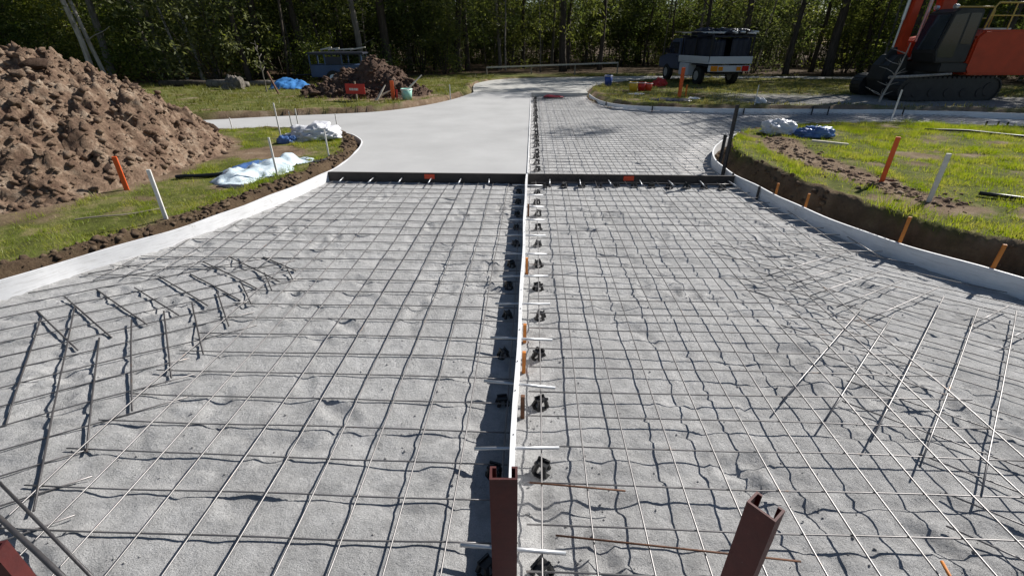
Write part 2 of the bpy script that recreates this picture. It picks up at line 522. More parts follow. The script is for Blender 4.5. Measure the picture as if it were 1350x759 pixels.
def ground_h(x, y, d):
    x = np.asarray(x, float); y = np.asarray(y, float)
    right = (x > 0) & (y < 12)
    lawn = np.where(right, .30 - .15 * sstep(y, 8.6, 10.6), np.where(y < 10.3, .15, np.where(x < 0, .23, .19)))
    lawn = np.where(y < 10.3, lawn, lawn - .07 * sstep(y, 17, 22))
    w0 = np.where(right, .12, np.where(y < 10.3, .05, .03)); w1 = np.where(right, .30, .14)
    w1 = w1 + .05 * vn(x, y, 2.2, 5)
    bank = sstep(d, w0, w1)
    z = -.03 + (lawn + .03) * bank
    z = z + bank * (.035 * fbm(x, y, .8, 21, 3) + .03 * fbm(x, y, 3.5, 22, 3) * np.exp(-d * 1.0) + .012 * fbm(x, y, 9, 23, 2))
    z = z + bank * .03 * np.exp(-((d - .22) / .1) ** 2)
    z = z + np.where(right, .06, .03) * fbm(x, y, 6.5, 24, 3) * np.exp(-((d - .22) / .13) ** 2)
    return np.where(d < 0, -.09, z)


def dirt_amount(x, y, d):
    """1 = bare soil, 0 = grown over"""
    right = (x > 0) & (y < 12)
    nz = fbm(x, y, 2.3, 31, 4)
    lim = np.where(right, .24, np.where(y < 10.3, .22, .14)) + .18 * nz
    a = 1 - sstep(d, lim, lim + .07)
    p = seg_dist(x, y, PATCH, closed=False)
    a = np.maximum(a, 1 - sstep(p + .25 * nz, .16, .34))
    mo = sdist(x, y, MOUND)
    a = np.maximum(a, 1 - sstep(mo + .3 * nz, .1, .3))
    q = np.hypot((x + 4.2) / .75, (y - 7.4) / .55)
    a = np.maximum(a, 1 - sstep(q + .5 * nz, .6, 1.0))
    q = np.hypot((x + 5.0) / 2.3, (y - 15.4) / 1.7)
    a = np.maximum(a, 1 - sstep(q + .5 * nz, .8, 1.1))
    a = np.maximum(a, .85 * sstep(fbm(x, y, 1.9, 77, 4), .20, .46))
    return a


# ------------------------------------------------------------------ ground: one sheet out to the horizon
def axis(parts):
    out = []
    for a, b_, s in parts:
        out.append(np.arange(a, b_ - 1e-6, s))
    return np.concatenate(out + [[parts[-1][1]]])


def far_axis(start, end, n, sgn=1):
    return start + sgn * (np.geomspace(1, 1 + abs(end - start), n) - 1)


gx = np.concatenate([far_axis(-16, -420, 26, -1)[::-1][:-1], axis([(-16, -6, .2), (-6, -2.4, .05), (-2.4, 2.4, .3), (2.4, 6.2, .05), (6.2, 18, .16)]), far_axis(18, 420, 26)[1:]])
gy = np.concatenate([far_axis(-3, -260, 18, -1)[::-1][:-1], axis([(-3, 1.5, .15), (1.5, 10.6, .05), (10.6, 20, .11), (20, 32, .3)]), far_axis(32, 520, 28)[1:]])
GX, GY = np.meshgrid(gx, gy)
near = (GX > -20) & (GX < 20) & (GY > -4) & (GY < 30)
D = np.full(GX.shape, 9.0)
D[near] = sdist(GX[near], GY[near], PAVE_C)
Dm = np.where(near, D, np.hypot(np.maximum(np.abs(GX) - 16, 0), np.maximum(np.maximum(-GY, GY - 26), 0)) + .5)
GZ = ground_h(GX, GY, Dm)
dirt_a = np.zeros(GX.shape); dirt_a[near] = dirt_amount(GX[near], GY[near], D[near])
litter_shade = sstep(GY - forest_edge(GX) + 1.2 * fbm(GX, GY, .5, 41, 3), -1.0, 1.0)
bank_shade = np.where(near & (GY < 10.4), (1 - sstep(D, .20, .30)), 0.0)  # cut banks beside the boards: dark topsoil with its shade put into the colour
litter_shade = np.maximum(litter_shade, .85 * bank_shade)
grav = 1.25 * np.exp(-((GY - 15.2 + .1 * (GX - 8)) / 1.5) ** 4) * sstep(GX, 5.2, 7.2) * (1 - sstep(GX, 17, 24))
grav = np.clip(grav * (1 + .9 * fbm(GX, GY, 1.1, 43, 3)), 0, 1)
mask = np.stack([1 - dirt_a, grav, litter_shade], -1).reshape(-1, 3)
nx, ny = len(gx), len(gy)
ii = (np.arange(ny - 1)[:, None] * nx + np.arange(nx - 1)[None]).ravel()
F = np.stack([ii, ii + 1, ii + nx + 1, ii + nx], -1)
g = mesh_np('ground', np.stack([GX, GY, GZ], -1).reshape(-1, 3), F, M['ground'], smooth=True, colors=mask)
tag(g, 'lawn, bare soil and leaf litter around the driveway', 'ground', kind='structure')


def gz(x, y):
    x = np.atleast_1d(np.asarray(x, float)); y = np.atleast_1d(np.asarray(y, float))
    d = sdist(x, y, PAVE_C)
    d = np.where((np.abs(x) > 20) | (y > 30) | (y < -4), 9.0, d)
    return ground_h(x, y, d)


def gz1(x, y):
    return float(gz(x, y)[0])


# ------------------------------------------------------------------ sand bed with footprints, rake marks and small ridges
sx = axis([(-6.8, -4.1, .1), (-4.1, 4.1, .028), (4.1, 16, .12)]); sy = axis([(-3, .6, .1), (.6, 6.6, .026), (6.6, 17.6, .075)])
SX, SY = np.meshgrid(sx, sy)
_n = RE[(RE[:, 1] < 9) & (RE[:, 0] < 6.5)][::-1]
RE_Y, RE_X = _n[:, 1], _n[:, 0]
feet = []
for k in range(260):
    feet.append((rnd.uniform(-3.6, 3.6), rnd.uniform(.8, 9), rnd.uniform(0, math.pi), rnd.uniform(.008, .020)))


def sand_low(x, y):
    return .016 * fbm(x, y, 1.1, 51, 3)


def sand_h(x, y):
    z = sand_low(x, y) + .011 * fbm(x + .3 * vn(x, y, 2, 3), y, 5, 52, 3) + .006 * fbm(x, y, 14, 53, 3)
    rid = np.abs(fbm(x * .6, y * 1.7, 3.0, 54, 3)); z = z - .014 * np.exp(-(rid / .07) ** 2) * (vn(x, y, .9, 55) > -.05)
    z = z - .022 * np.exp(-((x + .04) / .24) ** 4) - .016 * np.exp(-((x - np.interp(y, RE_Y, RE_X)) / .28) ** 2)
    for fx, fy, a, dp in feet:
        m_ = (np.abs(x - fx) < .3) & (np.abs(y - fy) < .3)
        if not m_.any(): continue
        u = (x[m_] - fx) * math.cos(a) + (y[m_] - fy) * math.sin(a); v = -(x[m_] - fx) * math.sin(a) + (y[m_] - fy) * math.cos(a)
        q = (u / .13) ** 2 + (v / .05) ** 2
        z[m_] += -dp * np.exp(-q ** 2) + dp * .6 * np.exp(-((q - 1.7) / .7) ** 2)
    return z


SZ = sand_h(SX, SY)
cen = sdist((SX[:-1, :-1] + SX[1:, 1:]) / 2, (SY[:-1, :-1] + SY[1:, 1:]) / 2, PAVE)
ii = (np.arange(len(sy) - 1)[:, None] * len(sx) + np.arange(len(sx) - 1)[None])
okc = cen < .012
ii = ii[okc]
F = np.stack([ii, ii + 1, ii + len(sx) + 1, ii + len(sx)], -1)
s = mesh_np('sand_bed', np.stack([SX, SY, SZ], -1).reshape(-1, 3), F, M['sand'], smooth=True)
tag(s, 'levelled grey crusher dust bed under the steel mesh', 'sand bed', kind='structure')

# ------------------------------------------------------------------ concrete
k0 = int(np.argmin(np.abs(LE[:, 1] - 6.30)))
slab_pts = [(-.052, 6.30)] + [tuple(p) for p in LE[k0:]] + [tuple(p) for p in LB[1:]] + [tuple(p) for p in LB2] + [(-.052, 17.5)]
slab_pts = [p for i, p in enumerate(slab_pts) if i == 0 or math.dist(p, slab_pts[i - 1]) > 1e-3]
o = poly_slab('concrete_slab', slab_pts, .004, .128, M['slab'])
tag(o, 'fresh pale grey concrete slab poured on the left half of the driveway', 'concrete', kind='structure')
road_pts = [(-2.05, 17.52)] + [tuple(p) for p in FR[1:]] + [tuple(p) for p in FR2[1:-1]] + [(1.94, 17.52)]
o = poly_slab('concrete_road', road_pts, -.02, .12, M['oldslab'])
tag(o, 'older concrete road curving away past the end of the fresh slab', 'road', kind='structure')


# ------------------------------------------------------------------ form boards
def strip_board(name, path, thick, z0, z1, mat, side=1, wob=.004, ztop=None):
    path = np.asarray(path, float)
    t = np.gradient(path, axis=0); t /= np.linalg.norm(t, axis=1)[:, None]
    nrm = np.stack([-t[:, 1], t[:, 0]], -1) * side
    mb = MB(); vs = []; fs = []
    for i, (p, q) in enumerate(zip(path, nrm)):
        w = wob * math.sin(i * .7) + wob * .6 * math.sin(i * .23 + 1)
        a = p; b_ = p + q * thick
        vs += [(a[0], a[1], z0), (b_[0], b_[1], z0), (b_[0], b_[1], z1 + w), (a[0], a[1], z1 + w)]
    m_ = len(path)
    for i in range(m_ - 1):
        for k in range(4):
            fs.append((i * 4 + k, i * 4 + (k + 1) % 4, i * 4 + 4 + (k + 1) % 4, i * 4 + 4 + k))
    fs += [(3, 2, 1, 0), (m_ * 4 - 4, m_ * 4 - 3, m_ * 4 - 2, m_ * 4 - 1)]
    o = mb.add(vs, fs).build(name, mat, smooth=True)
    o.data.set_sharp_from_angle(angle=R(40))
    return o


lb = LE
# LEFT: planks joined end to end
cuts = [0, int(len(lb) * .34), int(len(lb) * .62), len(lb) - 1]
lab = ['white painted form board in sun below the stout white stake', 'white form board bending in towards the end of the dark stop board', 'white form board curling round the grass corner beside the fresh slab']
for k in range(3):
    o = strip_board('form_board', lb[cuts[k]:cuts[k + 1] + 1] if k == 0 else lb[cuts[k]:cuts[k + 1] + 1] + 0.0, .019, -.03, .134, M['white_board'], side=1)
    tag(o, lab[k], 'form board', 'white curved edge boards')
rb = RE
jx = int(np.argmin(np.abs(rb[:, 1] - 6.0) + (rb[:, 0] > 5) * 9)); jy = int(np.argmin(np.abs(rb[:, 1] - 9.6) + (rb[:, 0] > 5) * 9))
lab = ['thin white form board bordering the near side of the branch with the mesh', 'white form board bent round the tip of the cut grass bank beside the black picket', 'white form board in shade along the cut bank with amber pegs behind it']
for k, (a, b_) in enumerate(((0, jy), (jy, jx), (jx, len(rb) - 1))):
    o = strip_board('form_board', rb[a:b_ + 1], .019, -.03, .134, M['white_board'], side=1)
    tag(o, lab[k], 'form board', 'white curved edge boards')
fb = FE[2:]
o = strip_board('form_board', fb, .019, -.03, .134, M['white_board'], side=1)
tag(o, 'long white form board on the far side of the branch, below the truck lawn', 'form board', 'white curved edge boards')
cb = np.stack([-.042 + .004 * np.sin(np.arange(0, 36) * .9) + .003 * np.sin(np.arange(0, 36) * .37), np.linspace(-.9, 6.27, 36)], -1)
o = strip_board('form_board', cb, .021, -.045, .136, M['white_board'], side=1, wob=.002)
tag(o, 'straight white form board on edge down the middle between the two mesh sheets', 'form board')
nail_me = MB().tube([(0, 0, 0), (0, 0, .0095)], .0034, 6).build('nail', M['darkpeg'], o)
for k in range(24):
    y = -.4 + k * .28 + rnd.uniform(-.03, .03)
    i = min(int((y + .9) / 7.17 * 35), 34)
    q = nail_me if k == 0 else nail_me.copy()
    if k: col.objects.link(q)
    q.location = (cb[i][0] - .010, y, .130)
o = MB().box(-2.84, -.066, 6.262, 6.292, -.06, .131).build('stop_board', M['dark_board'])
tag(o, 'dark stop board holding the end of the fresh concrete slab', 'form board', 'dark stop boards across the driveway')
o = MB().box(-.036, 2.72, 6.275, 6.305, -.06, .131).build('stop_board', M['dark_board'])
tag(o, 'dark stop board across the still unpoured side of the driveway', 'form board', 'dark stop boards across the driveway')
o = MB().box(-.049, -.037, 6.306, 17.5, -.02, .142).build('form_board', M['white_board'])
tag(o, 'long edge board along the straight side of the fresh slab', 'form board')
for x, nm in ((-1.38, 'fresh slab side'), (1.32, 'unpoured side')):
    yb = 6.262 if x < 0 else 6.275
    o = MB().box(x - .07, x + .07, yb - .012, yb, .055, .118).build('marker_block', M['redtape'], bevel=.003)
    tag(o, 'small orange red block fixed to the stop board on the ' + nm, 'marker block')

# ------------------------------------------------------------------ steel mesh: every wire is a part
def runs(p0, dr, tmax, ok, step=.03, minlen=.25):
    t = np.arange(0, tmax, step)
    X = p0[0] + dr[0] * t; Y = p0[1] + dr[1] * t
    m_ = ok(X, Y)
    out = []; st = None
    for i, q in enumerate(m_):
        if q and st is None: st = i
        if (not q or i == len(m_) - 1) and st is not None:
            if (i - st) * step > minlen: out.append((t[st], t[i - 1]))
            st = None
    return out


def wire_obj(p0, dr, a, b_, z, r, parent, wig=.006, sag=.01, mat='wire', name='wire', n=5, seg=.22):
    m_ = max(2, int((b_ - a) / seg) + 1)
    t = np.linspace(a, b_, m_)
    ph = rnd.uniform(0, 6.28); X = p0[0] + dr[0] * t; Y = p0[1] + dr[1] * t
    off = wig * np.sin(t * 1.1 + ph) + wig * .5 * np.sin(t * 2.7 + ph * 2)
    X = X - dr[1] * off; Y = Y + dr[0] * off
    Z = z + sand_low(X, Y) + sag * .5 * fbm(X, Y, .9, 61, 2) + .002 * np.sin(t * 5 + ph)
    Z = np.maximum(Z, sand_h(X.reshape(1, -1), Y.reshape(1, -1))[0] + r + .001)
    mb = MB().tube(list(zip(X, Y, Z)), r, n)
    return mb.build(name, M[mat], parent, smooth=True)


def sheet(name, label, ok, ang, x_lines, y_lines, z, origin=(0, 0), r=.0038, span=20, wig=.005, sag=.02, seg=.22):
    root = empty(name, (0, 0, 0)); tag(root, label, 'steel mesh', 'steel reinforcing mesh sheets')
    c, s_ = math.cos(ang), math.sin(ang)
    for u in x_lines:      # wires along local y
        p0 = (origin[0] + c * u + s_ * span / 2, origin[1] + s_ * u - c * span / 2)
        for a, b_ in runs(p0, (-s_, c), span, ok):
            wire_obj(p0, (-s_, c), a, b_, z + 2 * r, r * rnd.uniform(.95, 1.05), root, wig, sag, seg=seg)
    for v in y_lines:
        p0 = (origin[0] - s_ * v - c * span / 2, origin[1] + c * v - s_ * span / 2)
        for a, b_ in runs(p0, (c, s_), span, ok):
            wire_obj(p0, (c, s_), a, b_, z, r * rnd.uniform(.95, 1.05), root, wig, sag, seg=seg)
    return root


def in_pave(x, y, m_=.05):
    return sdist(x, y, PAVE_C) < -m_


def jit(a, b_, s_, j=.006):
    return [q + rnd.uniform(-j, j) for q in np.arange(a, b_, s_)]


sheet('reinforcing_mesh', 'steel mesh sheet lying low on the side in front of the fresh slab',
      lambda x, y: in_pave(x, y) & (x < -.07) & (y < 6.25) & (y > -.6) & ((x > -2.2) | (y > 3.5 + .25 * (x + 2.2))), 0, jit(-3.9, -.05, .2), jit(-.5, 6.3, .2), .014, span=16, sag=.014)
sheet('reinforcing_mesh', 'steel mesh sheet raised over the side in front of the unpoured half',
      lambda x, y: in_pave(x, y) & (x > -.015) & (y < 6.26) & (y > -.6) & ((x < 2.35) | (y > 4.0 - .2 * (x - 2.3))), 0, jit(.07, 3.9, .2), jit(-.42, 6.3, .2), .046, span=16, sag=.022)
sheet('reinforcing_mesh', 'angled steel mesh offcut in the flared corner by the sunlit white board',
      lambda x, y: in_pave(x, y, .07) & (x < -1.95 - .12 * np.sin(y * 9)) & (y < 3.75) & (y > .2), R(33), [], jit(-.6, 6, .2), .009, span=14, sag=.012)
sheet('reinforcing_mesh', 'angled steel mesh offcut in the flared corner by the shaded white board',
      lambda x, y: in_pave(x, y, .07) & (x > 1.75 + .1 * np.sin(y * 9)) & (y < 4.2) & (y > .2), R(-36), [], jit(-.4, 6.4, .2), 0.022, span=14, sag=.012)
sheet('reinforcing_mesh', 'large steel mesh sheet over the unpoured bed beside the fresh slab',
      lambda x, y: in_pave(x, y) & (x > .0) & (y > 6.33) & (y < 17.4) & (x < 11.0), 0, jit(.07, 11.0, .2), jit(6.4, 17.4, .2), .046, span=40, wig=.004, seg=.6)

# loose trimmer bars lying over the mesh corners
BARS_A = [((-3.52, 2.73), (-2.82, 2.28)), ((-3.5, 2.92), (-2.72, 2.42)), ((-3.36, 3.06), (-2.61, 2.59)), ((-3.09, 3.09), (-2.47, 2.71)), ((-3.05, 3.31), (-2.35, 2.85)), ((-2.82, 3.36), (-2.15, 2.94)), ((-2.86, 3.59), (-2.14, 3.14)), ((-2.69, 3.71), (-2.0, 3.25)), ((-2.39, 3.72), (-1.97, 3.45))]
BARS_B = [((-3.39, 2.62), (-2.61, 1.64)), ((-3.3, 2.79), (-2.02, 1.18)), ((-2.79, 2.41), (-2.06, 1.49)), ((-2.74, 2.63), (-2.06, 1.76)), ((-2.6, 2.74), (-2.04, 2.03)), ((-2.48, 2.88), (-2.0, 2.27)), ((-2.4, 3.06), (-2.02, 2.58)), ((-2.3, 3.22), (-2.03, 2.88)), ((-2.21, 3.41), (-1.99, 3.1)), ((-2.04, 3.46), (-1.91, 3.28))]
BARS_C = [((1.92, 3.45), (2.86, 3.97)), ((2.02, 3.29), (2.8, 3.72)), ((2.1, 3.11), (2.92, 3.58)), ((2.2, 2.95), (2.96, 3.4)), ((2.32, 2.8), (3.17, 3.3)), ((2.96, 2.75), (3.45, 3.02)), ((3.02, 2.57), (3.39, 2.76))]
BARS_D = [((2.44, 3.02), (1.32, 1.91)), ((2.56, 2.88), (1.48, 1.79)), ((3.08, 3.14), (1.63, 1.66)), ((3.19, 2.97), (1.76, 1.52)), ((3.43, 2.95), (1.9, 1.38))]


def bars(lst, z, r, mat, label, group):
    for (a, b_) in lst:
        a = np.array(a); b_ = np.array(b_); L = np.linalg.norm(b_ - a); d_ = (b_ - a) / L
        o = wire_obj(a, d_, 0, L, z + rnd.uniform(-.003, .003), r, None, .004, .006, mat, 'trimmer_bar', 6, .3)
        tag(o, label, 'steel bar', group)


bars(BARS_A, .014, .0055, 'rebar', 'short dark steel bar lying square to the sunlit curved board, nearer that board', 'short dark trimmer bars by the sunlit board')
bars(BARS_B, .019, .0050, 'rebar', 'dark steel bar slanting back from the ends of the short bars by the sunlit board', 'slanting dark trimmer bars')
bars(BARS_C, .044, .0044, 'wire', 'steel bar lying square to the shaded curved board, reaching close to it', 'trimmer bars by the shaded board')
bars(BARS_D, .050, .0042, 'wire', 'longer steel bar crossing the mesh diagonally away from the shaded board', 'long diagonal trimmer bars')
bars([((-2.35, 1.24), (-1.5, .84))], .075, .009, 'rebar', 'thick dark steel bar crossing the mesh near the steel channel posts', None)
bars([((-2.3, 1.30), (-1.5, .90))], .062, .006, 'rebar', 'thinner dark steel bar lying alongside the thick bar near the channel posts', None)
bars([((.12, 1.12), (1.0, 1.06))], .068, .0042, 'rust', 'rusty steel rod lying across the raised mesh in front of the tilted channel post', None)
bars([((.02, 1.36), (.42, 1.33))], .068, .0042, 'rust', 'short rusty steel rod lying beside the middle board', None)
bars([((1.49, 1.07), (1.47, .98))], .085, .006, 'amber_peg', 'tiny orange plastic tie standing on the raised mesh', None)

# ------------------------------------------------------------------ dowels through the boards and the black chairs under them
DOW = [.14, .60, 1.06, 1.54, 1.99, 2.43, 2.87, 3.31, 3.75, 4.19, 4.63, 5.07, 5.51, 5.95]
for k, y in enumerate(DOW):
    tl = rnd.uniform(-.012, .012) + (.03 if k == 4 else 0)
    o = MB().tube([(-.235, y + tl, .068), (.155, y - tl, .066)], .0082, 8).build('dowel', M['galv'], smooth=True)
    tag(o, 'short galvanised dowel pushed through the middle white board', 'dowel', 'dowels through the middle board')
for k in range(14):
    x = -2.55 + k * .4
    if abs(x + .04) < .15: continue
    o = MB().tube([(x, 6.02 + rnd.uniform(-.02, .02), .066), (x + rnd.uniform(-.02, .02), 6.262 if x < 0 else 6.274, .068)], .0075, 8).build('dowel', M['galv'], smooth=True)
    tag(o, 'galvanised dowel poking out of the stop board on the ' + ('fresh slab side' if x < 0 else 'unpoured side'), 'dowel', 'dowels in the stop boards')


def make_chair():
    root = empty('bar_chair')
    a = MB()
    n = 10; r0, r1 = .028, .048
    vs = []; fs = []
    for k in range(n):
        q = 2 * math.pi * k / n
        for rr, z in ((r0, 0), (r1, 0), (r1, .006), (r0, .006)):
            vs.append((rr * math.cos(q), rr * math.sin(q), z))
    for k in range(n):
        k2 = (k + 1) % n
        for j in range(4): fs.append((k * 4 + j, k * 4 + (j + 1) % 4, k2 * 4 + (j + 1) % 4, k2 * 4 + j))
    a.add(vs, fs).build('base_ring', M['blackplastic'], root)
    for k in range(4):
        q = math.pi / 4 + k * math.pi / 2
        MB().tube([(.038 * math.cos(q), .038 * math.sin(q), .003), (.022 * math.cos(q), .022 * math.sin(q), .056)], [.013, .010], 6).build('leg', M['blackplastic'], root)
    MB().box(-.03, .03, -.022, .022, .052, .057).box(-.03, .03, -.024, -.014, .057, .068).box(-.03, .03, .014, .024, .057, .068).build('saddle', M['blackplastic'], root)
    return root


chair = make_chair(); first = True


def put_chair(x, y, label, group, s_=1.0):
    global first
    o = chair if first else copy_tree(chair)
    first = False
    o.location = (x, y, float(sand_h(np.array([[x]]), np.array([[y]]))[0, 0]) - .004); o.rotation_euler = (rnd.uniform(-.14, .14), rnd.uniform(-.14, .14), rnd.uniform(0, 6.28)); o.scale = (s_ * 1.15, s_ * 1.15, s_)
    tag(o, label, 'bar chair', group)


for y in DOW:
    put_chair(.085 + rnd.uniform(-.02, .02), y - .05 + rnd.uniform(-.02, .02), 'black plastic bar chair beside the middle board on the raised mesh side', 'bar chairs along the middle board', .86)
    put_chair(-.145 + rnd.uniform(-.015, .015), y - .05 + rnd.uniform(-.02, .02), 'black plastic bar chair in the shadow of the middle board', 'bar chairs in the board shadow', .78)
for k in range(24):
    put_chair(.10 + rnd.uniform(-.01, .01), 6.6 + k * .45, 'black plastic bar chair along the straight edge of the fresh slab', 'bar chairs along the slab edge', 1.1)
for k in range(11):
    put_chair(.22 + k * .23, 6.12, 'black plastic bar chair in front of the stop board of the unpoured side', 'bar chairs at the stop board')
for k, (y, mt) in enumerate(((1.84, 'rust'), (2.52, 'amber_peg'), (2.22, 'amber_peg'), (3.55, 'amber_peg'), (5.0, 'rust'), (1.35, 'rust'))):
    if k in (5,): continue
    o = MB().box(-.030, -.008, y - .012, y + .012, -.06, .118).build('form_peg', M[mt], bevel=.002)
    tag(o, ('rusty steel' if mt == 'rust' else 'orange timber') + ' peg driven beside the middle board', 'peg', 'pegs beside the middle board')

# crumbs of damp crusher dust lying on the bed
OCT_V = np.array([(1, 0, 0), (-1, 0, 0), (0, 1, 0), (0, -1, 0), (0, 0, 1), (0, 0, -1)], float); OCT_F = np.array([(0, 2, 4), (2, 1, 4), (1, 3, 4), (3, 0, 4), (2, 0, 5), (1, 2, 5), (3, 1, 5), (0, 3, 5)])
nc = 6000
cx_ = nr.uniform(-3.6, 3.6, nc); cy_ = .7 + 6.5 * nr.uniform(0, 1, nc) ** 1.3
cx_[:2000] = -.04 + nr.normal(0, .4, 2000)
kp = in_pave(cx_, cy_) & (fbm(cx_, cy_, 1.5, 57, 3) > nr.uniform(-.5, .45, nc))
cx_ = cx_[kp]; cy_ = cy_[kp]
cz_ = sand_h(cx_.reshape(1, -1), cy_.reshape(1, -1))[0]; cs_ = .0018 + .0062 * nr.uniform(0, 1, len(cx_)) ** 3
V = (OCT_V[None] * nr.uniform(.6, 1.3, (len(cx_), 6, 1))) * cs_[:, None, None] + np.stack([cx_, cy_, cz_ + cs_ * .3], -1)[:, None]
o = mesh_np('sand_crumbs', V.reshape(-1, 3), (OCT_F[None] + np.arange(len(cx_))[:, None, None] * 6).reshape(-1, 3), M['sand'])
tag(o, 'small crumbs of grey crusher dust scattered over the bed', 'crumbs', kind='stuff')

# ------------------------------------------------------------------ red oxide channel posts close by
def channel_post(x, y, h, rz, label, w=.072, dp=.042, t=.006, tilt=(0, 0)):
    pr = [(-w / 2, -dp / 2), (w / 2, -dp / 2), (w / 2, dp / 2), (w / 2 - .016, dp / 2), (w / 2 - .016, dp / 2 - t), (w / 2 - t, dp / 2 - t), (w / 2 - t, -dp / 2 + t), (-w / 2 + t, -dp / 2 + t), (-w / 2 + t, dp / 2 - t), (-w / 2 + .016, dp / 2 - t), (-w / 2 + .016, dp / 2), (-w / 2, dp / 2)]
    o = MB().prism(pr, -.25, h, 'z').build('channel_post', M['redsteel'])
    o.location = (x, y, 0); o.rotation_euler = (tilt[0], tilt[1], rz)
    return tag(o, label, 'steel post', 'red oxide channel posts')


channel_post(-.055, .83, .74, R(2), 'dark red steel channel post standing close against the middle board')
channel_post(.60, .79, .70, R(-50), 'dark red steel channel post standing in the raised mesh side', dp=.05)
channel_post(-1.20, .585, .72, R(20), 'dark red steel channel post standing near the thick dark bar')

# ------------------------------------------------------------------ lumpy soil
def clod_mesh(seed, n=9):
    import bmesh
    bm = bmesh.new(); bmesh.ops.create_icosphere(bm, subdivisions=2, radius=1)
    q = random.Random(seed)
    ax = [Vector((q.uniform(-1, 1), q.uniform(-1, 1), q.uniform(-1, 1))).normalized() for _ in range(n)]
    of = [q.uniform(.38, .85) for _ in ax]
    for v in bm.verts:
        p = v.co.normalized(); r = 1.05
        for a, d_ in zip(ax, of):
            c = p.dot(a)
            if c > .05: r = min(r, d_ / c)
        v.co = p * r * q.uniform(.90, 1.12)
    for v in bm.verts: v.co = Vector((v.co.x, v.co.y * .85, v.co.z * .68))
    V = np.array([v.co[:] for v in bm.verts]); Fc = np.array([[v.index for v in f.verts] for f in bm.faces])
    bm.free()
    return V, Fc


def clod_low(seed, sub_=1):
    import bmesh
    bm = bmesh.new(); bmesh.ops.create_icosphere(bm, subdivisions=sub_, radius=1)
    q = random.Random(seed)
    if sub_ > 1:
        ax = [Vector((q.uniform(-1, 1), q.uniform(-1, 1), q.uniform(-1, 1))).normalized() for _ in range(7)]; of = [q.uniform(.3, .7) for _ in ax]
        for v in bm.verts:
            for a, d_ in zip(ax, of):
                c = v.co.dot(a)
                if c > d_: v.co -= a * (c - d_)
    for v in bm.verts: v.co *= q.uniform(.55, 1.25) if sub_ == 1 else q.uniform(.8, 1.15)
    V = np.array([v.co[:] for v in bm.verts]) * [1, .85, .65]; Fc = np.array([[v.index for v in f.verts] for f in bm.faces]); bm.free()
    return V, Fc


JAG = [clod_low(90 + k, 2) for k in range(8)]; CL = JAG; CLOW = [clod_low(50 + k) for k in range(10)]
CLOD_ME = {}


def scatter_clods(name, pts, sizes, mat, parent=None, low=True):
    VV = []; FF = []; b0 = 0
    src = CLOW if low else CL
    for i, (p, s_) in enumerate(zip(pts, sizes)):
        V, Fc = src[i % len(src)]
        a = rnd.uniform(0, 6.28); t = rnd.uniform(-.6, .6)
        c, s2 = math.cos(a), math.sin(a)
        X = V[:, 0] * c - V[:, 1] * s2; Y = V[:, 0] * s2 + V[:, 1] * c; Z = V[:, 2]
        Y, Z = Y * math.cos(t) - Z * math.sin(t), Y * math.sin(t) + Z * math.cos(t)
        VV.append(np.stack([X, Y, Z], -1) * s_ + np.array(p)); FF.append(Fc + b0); b0 += len(V)
    return mesh_np(name, np.concatenate(VV), np.concatenate(FF), mat, parent)


def mound(name, label, hfun, x0, x1, y0, y1, step, mat, mat2, nbig, nsmall, big=(.06, .17), small=(.015, .06)):
    xs = np.arange(x0, x1, step); ys = np.arange(y0, y1, step)
    X, Y = np.meshgrid(xs, ys)
    H_ = hfun(X, Y)
    base = gz(X.ravel(), Y.ravel()).reshape(X.shape)
    Z = base + H_
    ii = np.arange(len(ys) - 1)[:, None] * len(xs) + np.arange(len(xs) - 1)[None]
    keep = (H_[:-1, :-1] > -.06) | (H_[1:, 1:] > -.06)
    ii = ii[keep]
    root = empty(name, (0, 0, 0)); tag(root, label, 'soil heap')
    mesh_np('heaped_soil', np.stack([X, Y, Z], -1).reshape(-1, 3), np.stack([ii, ii + 1, ii + len(xs) + 1, ii + len(xs)], -1), mat, root, smooth=False)
    cand = np.argwhere(H_ > -.02)
    def pick():
        i, j = cand[rnd.randrange(len(cand))]
        return X[i, j] + rnd.uniform(-.5, .5) * step, Y[i, j] + rnd.uniform(-.5, .5) * step, Z[i, j]
    key = mat.name
    for k in range(nbig):
        x, y, z = pick()
        q = (key, k % 8, k % 3 == 0)
        if q not in CLOD_ME:
            V, Fc = JAG[k % 8]
            o = mesh_np('clod', V, Fc, mat2 if k % 3 == 0 else mat, root); CLOD_ME[q] = o.data
        else:
            o = bpy.data.objects.new('clod', CLOD_ME[q]); col.objects.link(o); o.parent = root
        s_ = rnd.uniform(0, 1) ** 3 * (big[1] - big[0]) + big[0]
        o.location = (x, y, z + s_ * .12); o.scale = (s_ * rnd.uniform(1.0, 1.6), s_ * rnd.uniform(.8, 1.3), s_); o.rotation_euler = (rnd.uniform(-.7, .7), rnd.uniform(-.7, .7), rnd.uniform(0, 6.28))
    pts = [pick() for _ in range(nsmall)]; sz = [small[0] + (small[1] - small[0]) * rnd.random() ** 3.2 for _ in pts]
    o = scatter_clods('loose_soil', pts, sz, mat, root); o['kind'] = 'stuff'
    return root


